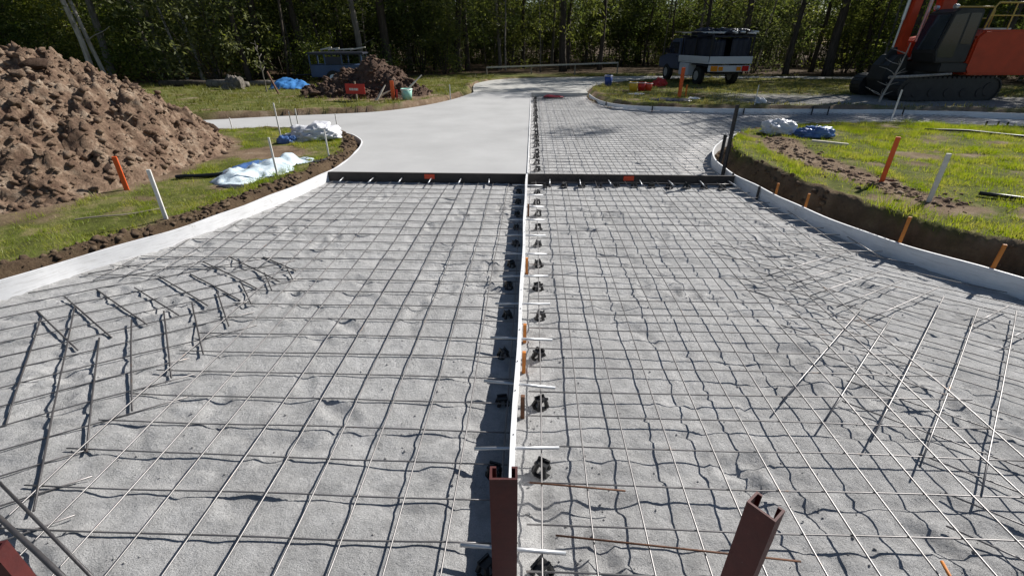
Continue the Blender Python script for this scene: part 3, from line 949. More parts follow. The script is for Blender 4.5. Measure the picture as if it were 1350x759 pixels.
def h_left(x, y):
    d = -sdist(x, y, MOUND)
    n1 = fbm(x, y, .9, 91, 3)
    h = 1.62 * (1 - np.exp(-np.maximum(d + .2 * n1, 0) * .75 / 1.05)) * 1.02
    pk = 1 + .10 * np.exp(-((x + 6.9) / .9) ** 2 - ((y - 6.8) / .9) ** 2)
    rough = .05 * fbm(x, y, 26, 98, 2) + .20 * fbm(x + .25 * vn(x, y, 3, 6), y + .25 * vn(x, y, 3, 8), 2.2, 92, 4) + .30 * (.20 - np.abs(fbm(x * .8 + y * .3, y * 1.2, 4.6, 93, 3))) + .17 * fbm(x + .12 * vn(x, y, 8, 16), y + .12 * vn(x, y, 8, 18), 8, 94, 4) - .06 * np.abs(fbm(x, y, 17, 97, 2))
    return np.where(d > 0, h * pk + rough * sstep(d, -.1, .5), d * .5)


mound('soil_heap', 'big heap of brown clay clods beside the orange stake', h_left, -13.5, -4.3, 3.0, 9.4, .028, M['clay'], M['darkclay'], 280, 17000, (.05, .15), (.008, .065))


def h_mid(x, y):
    q = np.hypot((x + 5.0 - .12 * (y - 15.6)) / 1.75, (y - 15.7) / 1.3)
    q2 = np.hypot((x + 6.3) / .75, (y - 15.2) / .7)
    h = np.maximum(1.08 * (1 - q), .42 * (1 - q2))
    return np.where(h > 0, h + .30 * fbm(x, y, 2.4, 95, 3) + .18 * fbm(x, y, 6, 96, 3), h * .6)


mound('soil_heap', 'smaller dark soil heap behind the red sign on the far lawn', h_mid, -7.4, -3.2, 14.0, 17.4, .06, M['darkclay'], M['clay'], 150, 1500, (.06, .18), (.03, .09))

# crumbly soil along the board edges
pts = []; sz = []
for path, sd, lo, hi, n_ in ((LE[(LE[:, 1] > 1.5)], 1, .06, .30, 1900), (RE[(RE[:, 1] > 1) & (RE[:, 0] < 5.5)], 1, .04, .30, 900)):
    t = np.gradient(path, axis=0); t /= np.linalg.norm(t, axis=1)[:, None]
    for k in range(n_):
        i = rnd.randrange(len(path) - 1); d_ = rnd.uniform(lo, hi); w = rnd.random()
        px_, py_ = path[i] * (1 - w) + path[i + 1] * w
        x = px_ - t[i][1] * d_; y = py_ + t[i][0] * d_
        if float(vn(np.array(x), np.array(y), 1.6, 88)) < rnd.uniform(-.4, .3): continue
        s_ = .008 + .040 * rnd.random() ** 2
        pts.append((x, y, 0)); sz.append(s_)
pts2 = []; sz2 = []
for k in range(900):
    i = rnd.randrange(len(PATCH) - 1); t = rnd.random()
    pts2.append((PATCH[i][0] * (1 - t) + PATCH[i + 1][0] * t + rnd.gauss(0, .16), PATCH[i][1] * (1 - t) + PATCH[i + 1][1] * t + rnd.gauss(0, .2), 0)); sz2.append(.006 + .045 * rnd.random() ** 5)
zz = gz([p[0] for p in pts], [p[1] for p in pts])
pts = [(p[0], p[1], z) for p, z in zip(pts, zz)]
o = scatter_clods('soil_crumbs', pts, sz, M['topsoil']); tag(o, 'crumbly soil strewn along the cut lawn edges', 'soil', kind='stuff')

zz = gz([p[0] for p in pts2], [p[1] for p in pts2])
o = scatter_clods('soil_crumbs', [(p[0], p[1], z) for p, z in zip(pts2, zz)], sz2, M['clay']); tag(o, 'dry clay crumbs on the bare patch of the raised lawn', 'soil', kind='stuff')

# ------------------------------------------------------------------ grass blades
def grass(name, label, x0, x1, y0, y1, n_, hmin, hmax, w, mat, thr=.5, clump=.02, far=False):
    x = nr.uniform(x0, x1, n_); y = nr.uniform(y0, y1, n_)
    d = sdist(x, y, PAVE_C)
    da = dirt_amount(x, y, d)
    dens = .62 + 2.2 * fbm(x, y, 2.6, 71, 3)
    ok = (d > np.where((x > 0) & (y < 10.5), .25, .13)) & (da < nr.uniform(.15, .75, n_)) & (nr.uniform(0, 1, n_) < np.clip(dens, .10, 1)) & (y < forest_edge(x) + 1)
    ok &= sdist(x, y, MOUND) > -.05
    gv = 1.3 * np.exp(-((y - 15.2 + .1 * (x - 8)) / 1.5) ** 4) * sstep(x, 5.2, 7.2)
    ok &= gv < nr.uniform(.1, .9, n_)
    x = x[ok]; y = y[ok]; d = d[ok]
    z = ground_h(x, y, d) - .006
    n_ = len(x)
    h = nr.uniform(hmin, hmax, n_) * np.clip(.9 + 1.9 * fbm(x, y, 4.5, 72, 2), .35, 2.2)
    h = h * (1 + .9 * np.exp(-((d - .30) / .10) ** 2) * ((x > 0) & (y < 10)))
    a = nr.uniform(0, 2 * math.pi, n_); lean = nr.uniform(.15, .95, n_) * h
    b_ = nr.uniform(0, 2 * math.pi, n_)
    wx = np.cos(a) * w * nr.uniform(.6, 1.3, n_); wy = np.sin(a) * w * nr.uniform(.6, 1.3, n_)
    tx = x + np.cos(b_) * lean; ty = y + np.sin(b_) * lean
    V = np.stack([np.stack([x - wx, y - wy, z], -1), np.stack([x + wx, y + wy, z], -1), np.stack([tx, ty, z + h], -1)], 1).reshape(-1, 3)
    F = np.arange(n_ * 3).reshape(-1, 3)
    o = mesh_np(name, V, F, mat)
    return tag(o, label, 'grass', kind='stuff')


grass('grass', 'short green grass on the raised lawn inside the shaded form board', 2.9, 9.0, 2.6, 11.4, 190000, .025, .07, .0035, M['blade'])
grass('grass', 'short green grass on the far part of the raised lawn', 8.2, 14.5, 3.0, 11.2, 60000, .03, .08, .005, M['blade'])
grass('grass', 'short green grass strip beside the sunlit form board', -7.5, -2.9, 1.5, 10.2, 150000, .022, .06, .0035, M['blade'])
grass('grass', 'drier mown grass on the lawn around the small soil heap', -16, -1.9, 10.2, 26, 90000, .04, .10, .009, M['blade_dry'])
grass('grass', 'drier mown grass on the lawn beside the parked truck', 1.9, 18, 13.2, 28, 90000, .04, .10, .009, M['blade_dry'])


# ------------------------------------------------------------------ stakes and pegs
def stake(x, y, z1, w, t, mat, label, name='stake', rz=0., cat='stake', group=None, point=False, base=None, lean=(0, 0)):
    zb = (gz1(x, y) if base is None else base) - .12
    mb = MB()
    hw, ht = w / 2, t / 2
    mb.box(-hw, hw, -ht, ht, 0, z1 - zb)
    o = mb.build(name, M[mat], bevel=min(w, t) * .12)
    o.location = (x, y, zb); o.rotation_euler = (lean[0], lean[1], rz)
    return tag(o, label, cat, group)


stake(-4.80, 5.24, .545, .048, .030, 'orange_peg', 'orange painted timber stake at the foot of the big clay heap', rz=.5)
stake(-3.60, 4.24, .65, .034, .022, 'white_peg', 'stout white timber stake in the grass strip near the orange stake', rz=.3)
stake(-4.58, 8.62, .75, .022, .016, 'white_peg', 'tall thin white stake behind the bare soil patch', rz=.2)
stake(-4.72, 9.66, .53, .020, .016, 'white_peg', 'thin white stake at the edge of the concrete branch, one of two close together', rz=.2, group='pair of white stakes by the concrete branch')
stake(-4.84, 9.62, .48, .018, .016, 'white_peg', 'thin white stake at the edge of the concrete branch, one of two close together', rz=.5, group='pair of white stakes by the concrete branch')
stake(-3.10, 7.12, .55, .020, .014, 'white_peg', 'thin white stake on the grass corner just past the white bag', rz=.1)
stake(-3.86, 9.50, .46, .018, .014, 'white_peg', 'short white stake at the rounded corner of the slab', rz=.1)
stake(-3.33, 5.96, .64, .024, .016, 'white_peg', 'thin white stake standing behind the pale plastic sheet', rz=.1)
stake(-6.07, 9.60, .36, .016, .014, 'white_peg', 'tiny white stake in the concrete branch verge beside the clay heap', rz=.1)
stake(-2.52, 15.3, .55, .03, .02, 'white_peg', 'white stake on the far lawn where the slab narrows', rz=.1)
stake(3.98, 5.38, .80, .046, .030, 'orange_peg', 'orange painted timber stake in the bare patch of the raised lawn', rz=-.6)
stake(3.99, 4.68, .77, .040, .024, 'white_peg', 'white timber stake on the raised lawn next to an orange stake', rz=-.4)
stake(4.70, 8.20, .50, .016, .014, 'white_peg', 'small white stake standing at the blue bag', rz=.1)
stake(8.36, 11.72, .74, .035, .02, 'white_peg', 'weathered pale stake standing in the branch in front of the excavator', rz=.2, base=0)
stake(5.95, 13.52, .70, .02, .016, 'white_peg', 'thin white stake behind the long far form board', rz=.1)
for (x, y, zt) in ((2.90, 5.49, .25), (3.00, 5.01, .27), (3.33, 4.02, .36), (3.68, 3.48, .33)):
    n_ = ['first', 'second', 'third', 'fourth'][[5.49, 5.01, 4.02, 3.48].index(y)]
    stake(x, y, zt, .026, .018, 'amber_peg', 'amber timber peg in the trench behind the shaded board, %s from the black picket' % n_, name='form_peg', cat='peg', group='amber pegs behind the shaded board', base=-.1, rz=-.5)
for (x, y), lb_ in (((2.715, 6.33), 'beside the end of the stop board'), ((2.795, 5.70), 'on the inner face of the shaded board')):
    stake(x, y, .155, .026, .014, 'darkpeg', 'dark steel peg ' + lb_, name='form_peg', cat='peg', base=-.05, rz=-1.1)
# star picket: three flanges
mb = MB()
for k in range(3):
    q = k * 2 * math.pi / 3 + .4
    mb.box(0, .028, -.003, .003, -.1, .98, M=Matrix.Rotation(q, 4, 'Z'))
o = mb.build('star_picket', M['darkpeg']); o.location = (2.70, 6.62, 0); tag(o, 'tall black star picket standing where the board bends round the bank', 'picket')
mb = MB()
for k in range(3):
    q = k * 2 * math.pi / 3 + 1.1
    mb.box(0, .026, -.003, .003, -.1, .50, M=Matrix.Rotation(q, 4, 'Z'))
o = mb.build('star_picket', M['darkpeg']); o.location = (2.86, 7.22, 0); tag(o, 'short black star picket behind the tall one', 'picket')
for k, (x, y) in enumerate(((2.16, 14.6), (3.3, 13.70), (5.6, 13.27), (7.35, 13.24), (7.75, 13.22), (9.6, 13.14), (9.75, 10.85), (9.95, 10.8), (10.1, 10.75))):
    stake(x, y, .21 if k > 2 else .15, .03, .02, 'darkpeg', 'dark steel peg against the long boards of the mesh branch', name='form_peg', cat='peg', group='dark pegs along the branch boards', base=-.02)


# ------------------------------------------------------------------ crumpled sheets and bags
def crumple(name, label, outline, h, mat, seed, step=.03, cat='plastic sheet', zoff=.0):
    ol = [tuple(p) for p in catmull(outline + [outline[0]], .1)][:-1]
    xs = np.arange(min(p[0] for p in ol), max(p[0] for p in ol) + step, step); ys = np.arange(min(p[1] for p in ol), max(p[1] for p in ol) + step, step)
    X, Y = np.meshgrid(xs, ys)
    d = -sdist(X, Y, ol)
    rid = .16 - np.abs(fbm(X * 1.2 + .5 * Y, Y * 1.6 - .3 * X, 3.2, seed, 3))
    Z = gz(X.ravel(), Y.ravel()).reshape(X.shape) + zoff + h * sstep(d, -.02, .28) * (.55 + .7 * fbm(X, Y, 1.8, seed + 3, 2)) + .8 * h * rid * sstep(d, 0, .1) + .006
    keep = (d[:-1, :-1] > 0) & (d[1:, 1:] > 0) & (d[1:, :-1] > 0) & (d[:-1, 1:] > 0)
    ii = (np.arange(len(ys) - 1)[:, None] * len(xs) + np.arange(len(xs) - 1)[None])[keep]
    Fq = np.stack([ii, ii + 1, ii + len(xs) + 1, ii + len(xs)], -1)
    used = np.unique(Fq); mp_ = -np.ones(X.size, int); mp_[used] = np.arange(len(used))
    V = np.stack([X, Y, Z], -1).reshape(-1, 3)[used]; Fq = mp_[Fq]
    # closed body: the sheet plus its underside on the ground
    # boundary edges, walked from the quads
    e = {}
    for q in Fq:
        for a, b_ in zip(q, np.roll(q, -1)): e[(a, b_)] = 1
    wall = [(b_, a, a + len(V), b_ + len(V)) for (a, b_) in e if (b_, a) not in e]
    V2 = V.copy(); V2[:, 2] -= .012
    Fa = np.concatenate([Fq, Fq[:, ::-1] + len(V), np.array(wall)])
    o = mesh_np(name, np.concatenate([V, V2]), Fa, mat, smooth=True)
    return tag(o, label, cat)


crumple('plastic_sheet', 'crumpled pale blue plastic sheet lying on the grass strip', [(-4.05, 5.62), (-3.75, 5.42), (-3.5, 5.52), (-3.42, 5.85), (-3.22, 6.2), (-3.35, 6.5), (-3.15, 6.75), (-3.35, 7.0), (-3.75, 6.85), (-3.85, 6.35), (-4.1, 6.0)], .20, M['film'], 101)
crumple('plastic_sheet', 'strip of dark film showing under the pale plastic sheet', [(-4.25, 6.05), (-4.05, 6.05), (-3.78, 6.5), (-3.75, 6.9), (-4.0, 6.85), (-4.2, 6.4)], .09, M['bagblue'], 105)
crumple('plastic_sheet', 'scrap of dark film at the end of the pale plastic sheet', [(-3.22, 6.62), (-3.05, 6.66), (-2.98, 6.85), (-3.12, 6.98), (-3.25, 6.85)], .05, M['darkfilm'], 108)
crumple('plastic_sheet', 'dark film rolled along the near hem of the pale plastic sheet', [(-3.85, 5.40), (-3.6, 5.32), (-3.42, 5.42), (-3.5, 5.52), (-3.8, 5.48)], .07, M['darkfilm'], 109)


def bag(name, label, loc, sx_, sy_, sz_, mat, seed, rz=0.0, cat='bag'):
    nu, nv = 56, 30
    vs = []; fs = []
    for j in range(nv + 1):
        ph = -math.pi / 2 + math.pi * j / nv
        for i in range(nu):
            th = 2 * math.pi * i / nu
            cx_ = math.copysign(abs(math.cos(th)) ** .7, math.cos(th)); cy_ = math.copysign(abs(math.sin(th)) ** .7, math.sin(th))
            r = math.cos(ph) ** .6 if math.cos(ph) > 1e-6 else 0
            x, y, z = cx_ * r, cy_ * r, math.sin(ph)
            k = 1 + .45 * float(fbm(np.array(x * 1.3 + z), np.array(y * 1.3 + seed), 1.6, seed, 3)) + .55 * (.14 - abs(float(fbm(np.array(x * 1.5 + 5.), np.array(y * 1.5 + z * 2), 2.6, seed + 1, 3))))
            zz = z * k
            if zz < 0: zz *= .35
            vs.append((x * k * sx_, y * k * sy_, zz * sz_))
    for j in range(nv):
        for i in range(nu):
            i2 = (i + 1) % nu
            fs.append((j * nu + i, j * nu + i2, (j + 1) * nu + i2, (j + 1) * nu + i))
    o = MB().add(vs, fs).build(name, mat, smooth=True)
    o.location = (loc[0], loc[1], gz1(loc[0], loc[1]) + sz_ * .22); o.rotation_euler = (0, 0, rz)
    return tag(o, label, cat)


bag('bag', 'slumped pale woven bag on the grass corner by the slab', (-3.88, 8.42), .40, .26, .20, M['bagwhite'], 3, .3)
bag('bag', 'small grey bag slumped against the pale woven bag', (-4.22, 8.18), .16, .12, .10, M['bagblue'], 8, .1)
bag('bag', 'slumped white bag on the bare tip of the raised lawn', (4.28, 8.55), .27, .20, .17, M['bagwhite'], 5, -.3)
bag('bag', 'blue bag lying against the white bag on the raised lawn', (4.68, 8.20), .27, .17, .13, M['bagblue'], 6, -.2)
o = MB().box(-.24, .24, -.022, .022, 0, .03).build('batten', M['palewood'], bevel=.003); o.location = (4.56, 7.50, gz1(4.56, 7.5) + .04); o.rotation_euler = (0, .02, -.5)
tag(o, 'pale timber batten lying on the raised lawn', 'batten')
for (pa, lb_) in (([(7.1, 9.05), (7.6, 8.75), (8.2, 8.2), (9.4, 7.6)], 'long black poly pipe lying across the raised lawn'), ([(4.60, 4.85), (4.75, 4.74), (5.1, 4.55), (5.8, 4.4)], 'short black poly pipe lying beside the white stake on the raised lawn')):
    c_ = catmull(pa, .15)
    zz = gz(c_[:, 0], c_[:, 1])
    o = MB().tube([(p[0], p[1], z + .03) for p, z in zip(c_, zz)], .02, 8).build('poly_pipe', M['blackplastic'], smooth=True)
    tag(o, lb_, 'pipe')
c_ = catmull([(-4.5, 4.2), (-4.15, 4.35), (-3.85, 4.6)], .1); zz = gz(c_[:, 0], c_[:, 1])
o = MB().tube([(p[0], p[1], z + .02) for p, z in zip(c_, zz)], .008, 6).build('twig', M['timber']); tag(o, 'thin stick lying in the grass strip below the white stake', 'stick')
c_ = catmull([(-4.55, 5.75), (-4.25, 5.85), (-4.0, 5.95)], .1); zz = gz(c_[:, 0], c_[:, 1])
o = MB().tube([(p[0], p[1], z + .03) for p, z in zip(c_, zz)], .025, 8).build('poly_pipe', M['blackplastic']); tag(o, 'offcut of black pipe lying between the clay heap and the pale sheet', 'pipe')


# ------------------------------------------------------------------ far lawn bits
def bucket(x, y, r, h, mat, label, rim='white', contents=None):
    z = gz1(x, y)
    root = empty('bucket', (x, y, z)); tag(root, label, 'bucket', 'buckets on the truck lawn')
    n_ = 16; vs = []; fs = []
    prof = [(0, 0), (r * .82, 0), (r, h), (r * .93, h), (r * .78, .02), (0, .02)]
    for q, w in prof:
        for k in range(n_):
            a = 2 * math.pi * k / n_; vs.append((q * math.cos(a), q * math.sin(a), w))
    for j in range(len(prof) - 1):
        for k in range(n_): fs.append((j * n_ + k, j * n_ + (k + 1) % n_, (j + 1) * n_ + (k + 1) % n_, (j + 1) * n_ + k))
    MB().add(vs, fs).build('pail', M[mat], root, smooth=True)
    pts_ = [(r * 1.02 * math.cos(2 * math.pi * k / n_), r * 1.02 * math.sin(2 * math.pi * k / n_), h * .93) for k in range(n_ + 1)]
    MB().tube(pts_, .012, 5).build('rim', M[rim], root)
    MB().tube([(r * math.cos(t), .02 + r * .2, h * .93 - r * .9 * math.sin(t)) for t in np.linspace(0, math.pi, 9)], .006, 4).build('handle', M['galv'], root)
    return root


bucket(3.45, 17.4, .15, .30, 'yellow', 'yellow bucket on the truck lawn beside red buckets')
bucket(3.80, 17.7, .14, .28, 'red', 'red bucket next to the yellow bucket')
bucket(4.05, 17.75, .13, .25, 'redtape', 'orange red bucket behind the red bucket')
bucket(3.0, 20.2, .16, .40, 'blue', 'blue bucket with white rim at the road edge', 'white')
crumple('plastic_sheet', 'scrap of white plastic on the truck lawn in front of the buckets', [(3.05, 16.3), (3.4, 16.2), (3.75, 16.6), (3.5, 16.8), (3.1, 16.6)], .08, M['bagwhite'], 120, .05)
stake(4.50, 15.5, 1.02, .10, .06, 'orange_peg', 'thick orange stake beside the pale rag on the truck lawn', rz=.3)
stake(4.72, 15.6, .55, .05, .03, 'amber_peg', 'short amber stake beside the thick orange stake', rz=.3)
crumple('plastic_sheet', 'pale rag heaped at the foot of the thick orange stake', [(4.55, 15.0), (4.9, 14.95), (5.1, 15.2), (4.8, 15.4), (4.6, 15.3)], .16, M['bagwhite'], 122, .05)
crumple('plastic_sheet', 'dark grey sheet lying along the truck lawn edge', [(3.2, 14.75), (4.4, 14.3), (4.6, 14.7), (3.6, 15.1)], .10, M['darkfilm'], 124, .06)
bag('bag', 'small white bag on the gravel verge beside the thin white stake', (6.35, 14.1), .16, .12, .12, M['bagwhite'], 12, .2)
crumple('plastic_sheet', 'bunched red plastic sheet on the mesh at the far end of the bed', [(.35, 16.9), (1.0, 16.85), (1.05, 17.25), (.4, 17.3)], .11, M['darkred'], 126, .05, zoff=.12)
crumple('blue_tarp', 'bright blue tarpaulin heaped on the far lawn', [(-9.4, 17.3), (-8.6, 17.0), (-7.9, 17.2), (-7.7, 17.8), (-8.6, 18.2), (-9.3, 17.9)], .34, M['tarp'], 128, .06, cat='tarpaulin')
# red sign on a stake
root = empty('site_sign', (-4.93, 13.85, gz1(-4.93, 13.85))); tag(root, 'red site sign with white lettering on a short timber stake', 'sign'); root.rotation_euler = (0, 0, R(-12))
MB().box(-.02, .02, -.012, .012, -.1, .50).build('stake', M['timber'], root)
pn = MB().box(-.30, .30, -.030, -.014, .18, .44).build('panel', M['red'], root, bevel=.004)
mb = MB()
xx = -.17
for wd in (.05, .035, .05, .02, .045, .05, .03):
    mb.box(xx, xx + wd - .012, -.0335, -.0305, .27, .33); xx += wd
mb.build('lettering', M['letter'], pn)
stake(-3.92, 13.95, .74, .10, .05, 'orange_peg', 'tall orange stake by the mint bucket at the slab edge', rz=.2)
stake(-3.78, 13.85, .52, .05, .03, 'red', 'short red stake between the orange stake and the mint bucket', rz=.2)
b_ = bucket(-3.55, 14.05, .16, .30, 'mint', 'mint green bucket beside the orange stake at the slab edge'); b_['group'] = 'bucket by the small soil heap'
for k, (p0, p1) in enumerate((((-3.85, 14.15, .2), (-3.2, 14.6, .85)), ((-4.4, 13.85, .2), (-4.15, 14.1, .62)), ((-4.5, 14.0, .2), (-3.95, 14.05, .5)))):
    a = Vector(p0); e = Vector(p1); mid = (a + e) / 2 + Vector((.03, .02, .05))
    o = MB().tube([a, mid, e], [.035, .028, .015], 6).build('branch', M['palewood']); tag(o, ['pale branch leaning over the mint bucket', 'pale stub of branch leaning left of the orange stake', 'bent pale branch lying against the orange stake'][k].replace(' left of', ' near'), 'branch')

# blue site trailer behind the small heap
root = empty('site_trailer', (-7.9, 20.6, gz1(-7.9, 20.6)), R(8)); tag(root, 'blue box trailer with open side at the edge of the trees', 'trailer')
bd = MB().box(-.95, 1.1, -.6, .6, .28, .72).build('body', M['bluepaint'], root, bevel=.02)
MB().box(-1.0, 1.15, -.64, .64, 1.08, 1.16).build('roof', M['van_dark'], root, bevel=.02)
for x in (-.93, -.35, .3, 1.05):
    for y in (-.58, .58): MB().box(x - .025, x + .025, y - .025, y + .025, .72, 1.08).build('post', M['bluepaint'], root)
MB().box(-.33, .28, -.60, -.585, .74, 1.0).build('side_panel', M['van_dark'], root)
for y in (-.66, .66):
    w = MB().tube([(-.1, y - .07, .26), (-.1, y + .07, .26)], .26, 18).build('wheel', M['rubber'], root)
    MB().tube([(-.1, y - .075, .26), (-.1, y + .075, .26)], .13, 12).build('rim', M['galv'], w)
MB().tube([(-.95, 0, .35), (-1.7, 0, .32)], .035, 6).build('drawbar', M['darkpeg'], root)
for k in range(5):
    o = MB().tube([(-8.5 + .3 * k, 20.55, 1.40), (-8.4 + .3 * k + rnd.uniform(.2, .6), 20.6, 1.42 + rnd.uniform(0, .1))], .03, 6)
    # pale offcuts carried on the trailer roof
    o = o.build('offcut', M['palewood']); tag(o, 'pale timber offcut lying on the trailer roof', 'timber', 'timber offcuts on the trailer roof')

# barrier rail at the end of the road
for (p0, p1, lb_, mt) in (((-2.4, 26.6, .50), (4.6, 28.0, .68), 'long pale rail on low posts along the end of the road', 'palewood'),):
    root = empty('barrier_rail', (p0[0], p0[1], 0)); tag(root, lb_, 'barrier')
    a = Vector((0, 0, p0[2])); e = Vector(p1) - Vector((p0[0], p0[1], 0))
    t = (e - a).normalized(); s_ = Vector((-t.y, t.x, 0)).normalized() * .02
    mb = MB(); vs = []
    for q in (a, e):
        vs += [q - s_ - Vector((0, 0, .035)), q + s_ - Vector((0, 0, .035)), q + s_ + Vector((0, 0, .035)), q - s_ + Vector((0, 0, .035))]
    mb.add(vs, [(0, 1, 2, 3), (4, 5, 6, 7), (0, 1, 5, 4), (1, 2, 6, 5), (2, 3, 7, 6), (3, 0, 4, 7)]).build('rail', M[mt], root)
    for k in range(4):
        q = a.lerp(e, k / 3)
        MB().box(q.x - .03, q.x + .03, q.y + .025, q.y + .085, -.1, q.z + .02).build('post', M['timber'], root)

# ------------------------------------------------------------------ tray-back truck, tail towards the driveway
def box_at(root, name, mat, x0, x1, y0, y1, z0, z1, bevel=.0, parent=None):
    return MB().box(x0, x1, y0, y1, z0, z1).build(name, M[mat], parent or root, bevel=bevel)


TZ = gz1(6.6, 21.3)
TRX, TRY, TRA = 7.70, 20.45, R(101)
tr = empty('tray_truck', (TRX, TRY, TZ), TRA)      # local +x = heading, origin under the tail
tag(tr, 'white tray truck with a loaded rack and dark covers parked on the far lawn', 'truck')
W = .92
box_at(tr, 'chassis', 'darkpeg', .15, 4.3, -.40, .40, .42, .60)
tray = box_at(tr, 'tray_deck', 'van_paint', 0, 2.5, -W, W, .80, .86)
for s_ in (-1, 1): box_at(tr, 'side_board', 'van_paint', .02, 2.48, s_ * W - .02, s_ * W + .02, .862, 1.06, .008)
box_at(tr, 'tailgate', 'van_paint', -.035, .0, -W + .03, W - .03, .80, 1.06, .008)
box_at(tr, 'tail_bar', 'van_paint', -.03, .06, -W + .05, W - .05, .52, .74, .01)
for s_ in (-1, 1):
    box_at(tr, 'tail_light', 'amber' if s_ > 0 else 'redlens', -.06, -.031, s_ * .66 - .14, s_ * .66 + .14, .54, .73, .008)
    box_at(tr, 'indicator_light', 'amber', -.058, -.032, s_ * .38 - .09, s_ * .38 + .09, .56, .70, .006)
    box_at(tr, 'toolbox', 'van_paint', 1.55, 2.35, s_ * .74 - .18, s_ * .74 + .18, .30, .78, .02)
    box_at(tr, 'mudguard', 'van_dark', .50, 1.35, s_ * .76 - .14, s_ * .76 + .14, .72, .775, .01)
    for x in (.92, 3.75):
        y = s_ * .74
        w = MB().tube([(x, y - .11, .34), (x, y - .08, .34), (x, y + .08, .34), (x, y + .11, .34)], [.30, .345, .345, .30], 22).build('wheel', M['rubber'], tr)
        MB().tube([(x, y - .115, .34), (x, y + .115, .34)], .18, 14).build('rim', M['galv'], w)
# rack frame over the tray
for x in (.06, 1.25, 2.42):
    for s_ in (-1, 1): MB().box(x - .025, x + .025, s_ * .86 - .025, s_ * .86 + .025, .864, 1.72).build('rack_post', M['darkpeg'], tr)
    MB().box(x - .025, x + .025, -.886, .886, 1.722, 1.77).build('rack_crossbar', M['van_dark'], tr)
for s_ in (-1, 1): MB().box(.03, 2.9, s_ * .86 - .02, s_ * .86 + .02, 1.772, 1.81).build('rack_rail', M['van_dark'], tr)
# dark cover panels hung inside the rack
def cover(x0, x1, y, z0, z1, along='x', seed=1):
    n_ = 14; mm = 6; vs = []; fs = []
    for j in range(mm + 1):
        for i in range(n_ + 1):
            t = i / n_; z = z0 + (z1 - z0) * j / mm
            w_ = .05 * float(vn(np.array(t * 7 + seed), np.array(j * .4), 1, seed)) + .03 * math.sin(t * 22)
            p = (x0 + (x1 - x0) * t, y + w_, z) if along == 'x' else (y + w_, x0 + (x1 - x0) * t, z)
            vs.append(p)
    for j in range(mm):
        for i in range(n_):
            a = j * (n_ + 1) + i; fs.append((a, a + 1, a + n_ + 2, a + n_ + 1))
    o = MB().add(vs, fs).build('cover', M['van_dark'], tr, smooth=True)
    sd = o.modifiers.new('thickness', 'SOLIDIFY'); sd.thickness = .012
    return o


cover(.1, 2.4, .78, .90, 1.72, 'x', 2); cover(.1, 2.4, -.78, .90, 1.70, 'x', 3); cover(-.80, .0, .12, .90, 1.70, 'y', 4); cover(.25, .80, .16, .90, 1.64, 'y', 6)
MB().box(.1, 2.45, -.84, .84, 1.71, 1.72).build('cover_top', M['van_dark'], tr)
# cab
prof = [(2.62, .50), (4.65, .50), (4.68, .95), (3.95, 1.08), (3.55, 1.62), (3.35, 1.70), (2.75, 1.70), (2.62, 1.55)]
cb_ = MB().prism([(p[0], p[1]) for p in prof], -.82, .82, 'y').build('cab', M['van_navy'], tr, bevel=.04)
box_at(tr, 'rear_window', 'glass', 2.600, 2.618, -.6, .6, 1.12, 1.50)
for s_ in (-1, 1):
    MB().prism([(2.80, 1.10), (3.78, 1.10), (3.50, 1.55), (2.80, 1.56)], s_ * .822, s_ * .832, 'y').build('side_window', M['glass'], tr)
    dr = MB().prism([(2.72, .58), (3.75, .58), (3.80, 1.06), (2.72, 1.06)], s_ * .8215, s_ * .8275, 'y').build('door', M['van_navy'], tr)
    box_at(tr, 'handle', 'darkpeg', 2.80, 2.95, s_ * .835 - .008, s_ * .835 + .008, .98, 1.01, 0, dr)
    box_at(tr, 'mirror', 'darkpeg', 3.62, 3.72, s_ * .96 - .09, s_ * .96 + .09, 1.12, 1.30, .02)
# loads on the rack: each bar and board is a thing


from mathutils import Euler
TM = Matrix.Translation((TRX, TRY, TZ)) @ Euler((0, 0, TRA)).to_matrix().to_4x4()
loads = [((-.1, -.85, 1.90), (2.9, -.55, 2.00), .035), ((-.35, -.60, 1.84), (2.7, -.2, 1.99), .03), ((-.1, -.30, 1.89), (2.6, .1, 1.95), .04), ((.2, .0, 1.88), (2.9, .45, 1.92), .03), ((.0, .5, 1.87), (2.8, .75, 1.91), .035), ((-.5, .25, 1.86), (2.2, -.65, 2.08), .028)]
for k, (a, e, r_) in enumerate(loads):
    o = MB().tube([TM @ Vector(a), TM @ ((Vector(a) + Vector(e)) / 2), TM @ Vector(e)], r_, 6).build('pole', M['white'])
    tag(o, 'long pale pole lying on the truck rack', 'pole', 'poles on the truck rack')
for k in range(4):
    o = MB().box(0, 1.5, -.06, .06, 0, .03).build('plank', M['timber'], bevel=.003)
    o.matrix_world = TM @ Matrix.Translation((.3 + .3 * k, -.6 + .35 * k, 1.815 + .03 * k)) @ Matrix.Rotation(R(-10 + 14 * k), 4, 'Z')
    tag(o, 'weathered plank lying flat on the truck rack', 'plank', 'planks on the truck rack')
for k, (x, y, sx_, sy_, sz_, mt) in enumerate(((.6, -.3, .55, .4, .18, 'darkfilm'), (1.5, .25, .7, .45, .22, 'van_dark'), (2.2, -.2, .4, .5, .16, 'darkfilm'))):
    o = bag('bundle', ['dark bundle lashed on the tail end of the truck rack', 'large dark bundle in the middle of the truck rack', 'dark bundle at the cab end of the truck rack'][k], (0, 0), sx_, sy_, sz_, M[mt], 31 + k, 0, 'bundle')
    p = TM @ Vector((x, y, 1.84)); o.location = p; o.rotation_euler = (0, 0, TRA + .3 * k)
bag('bag', 'red canvas bag under the tail of the tray truck', (5.05, 20.3), .28, .2, .22, M['red'], 15, .3)

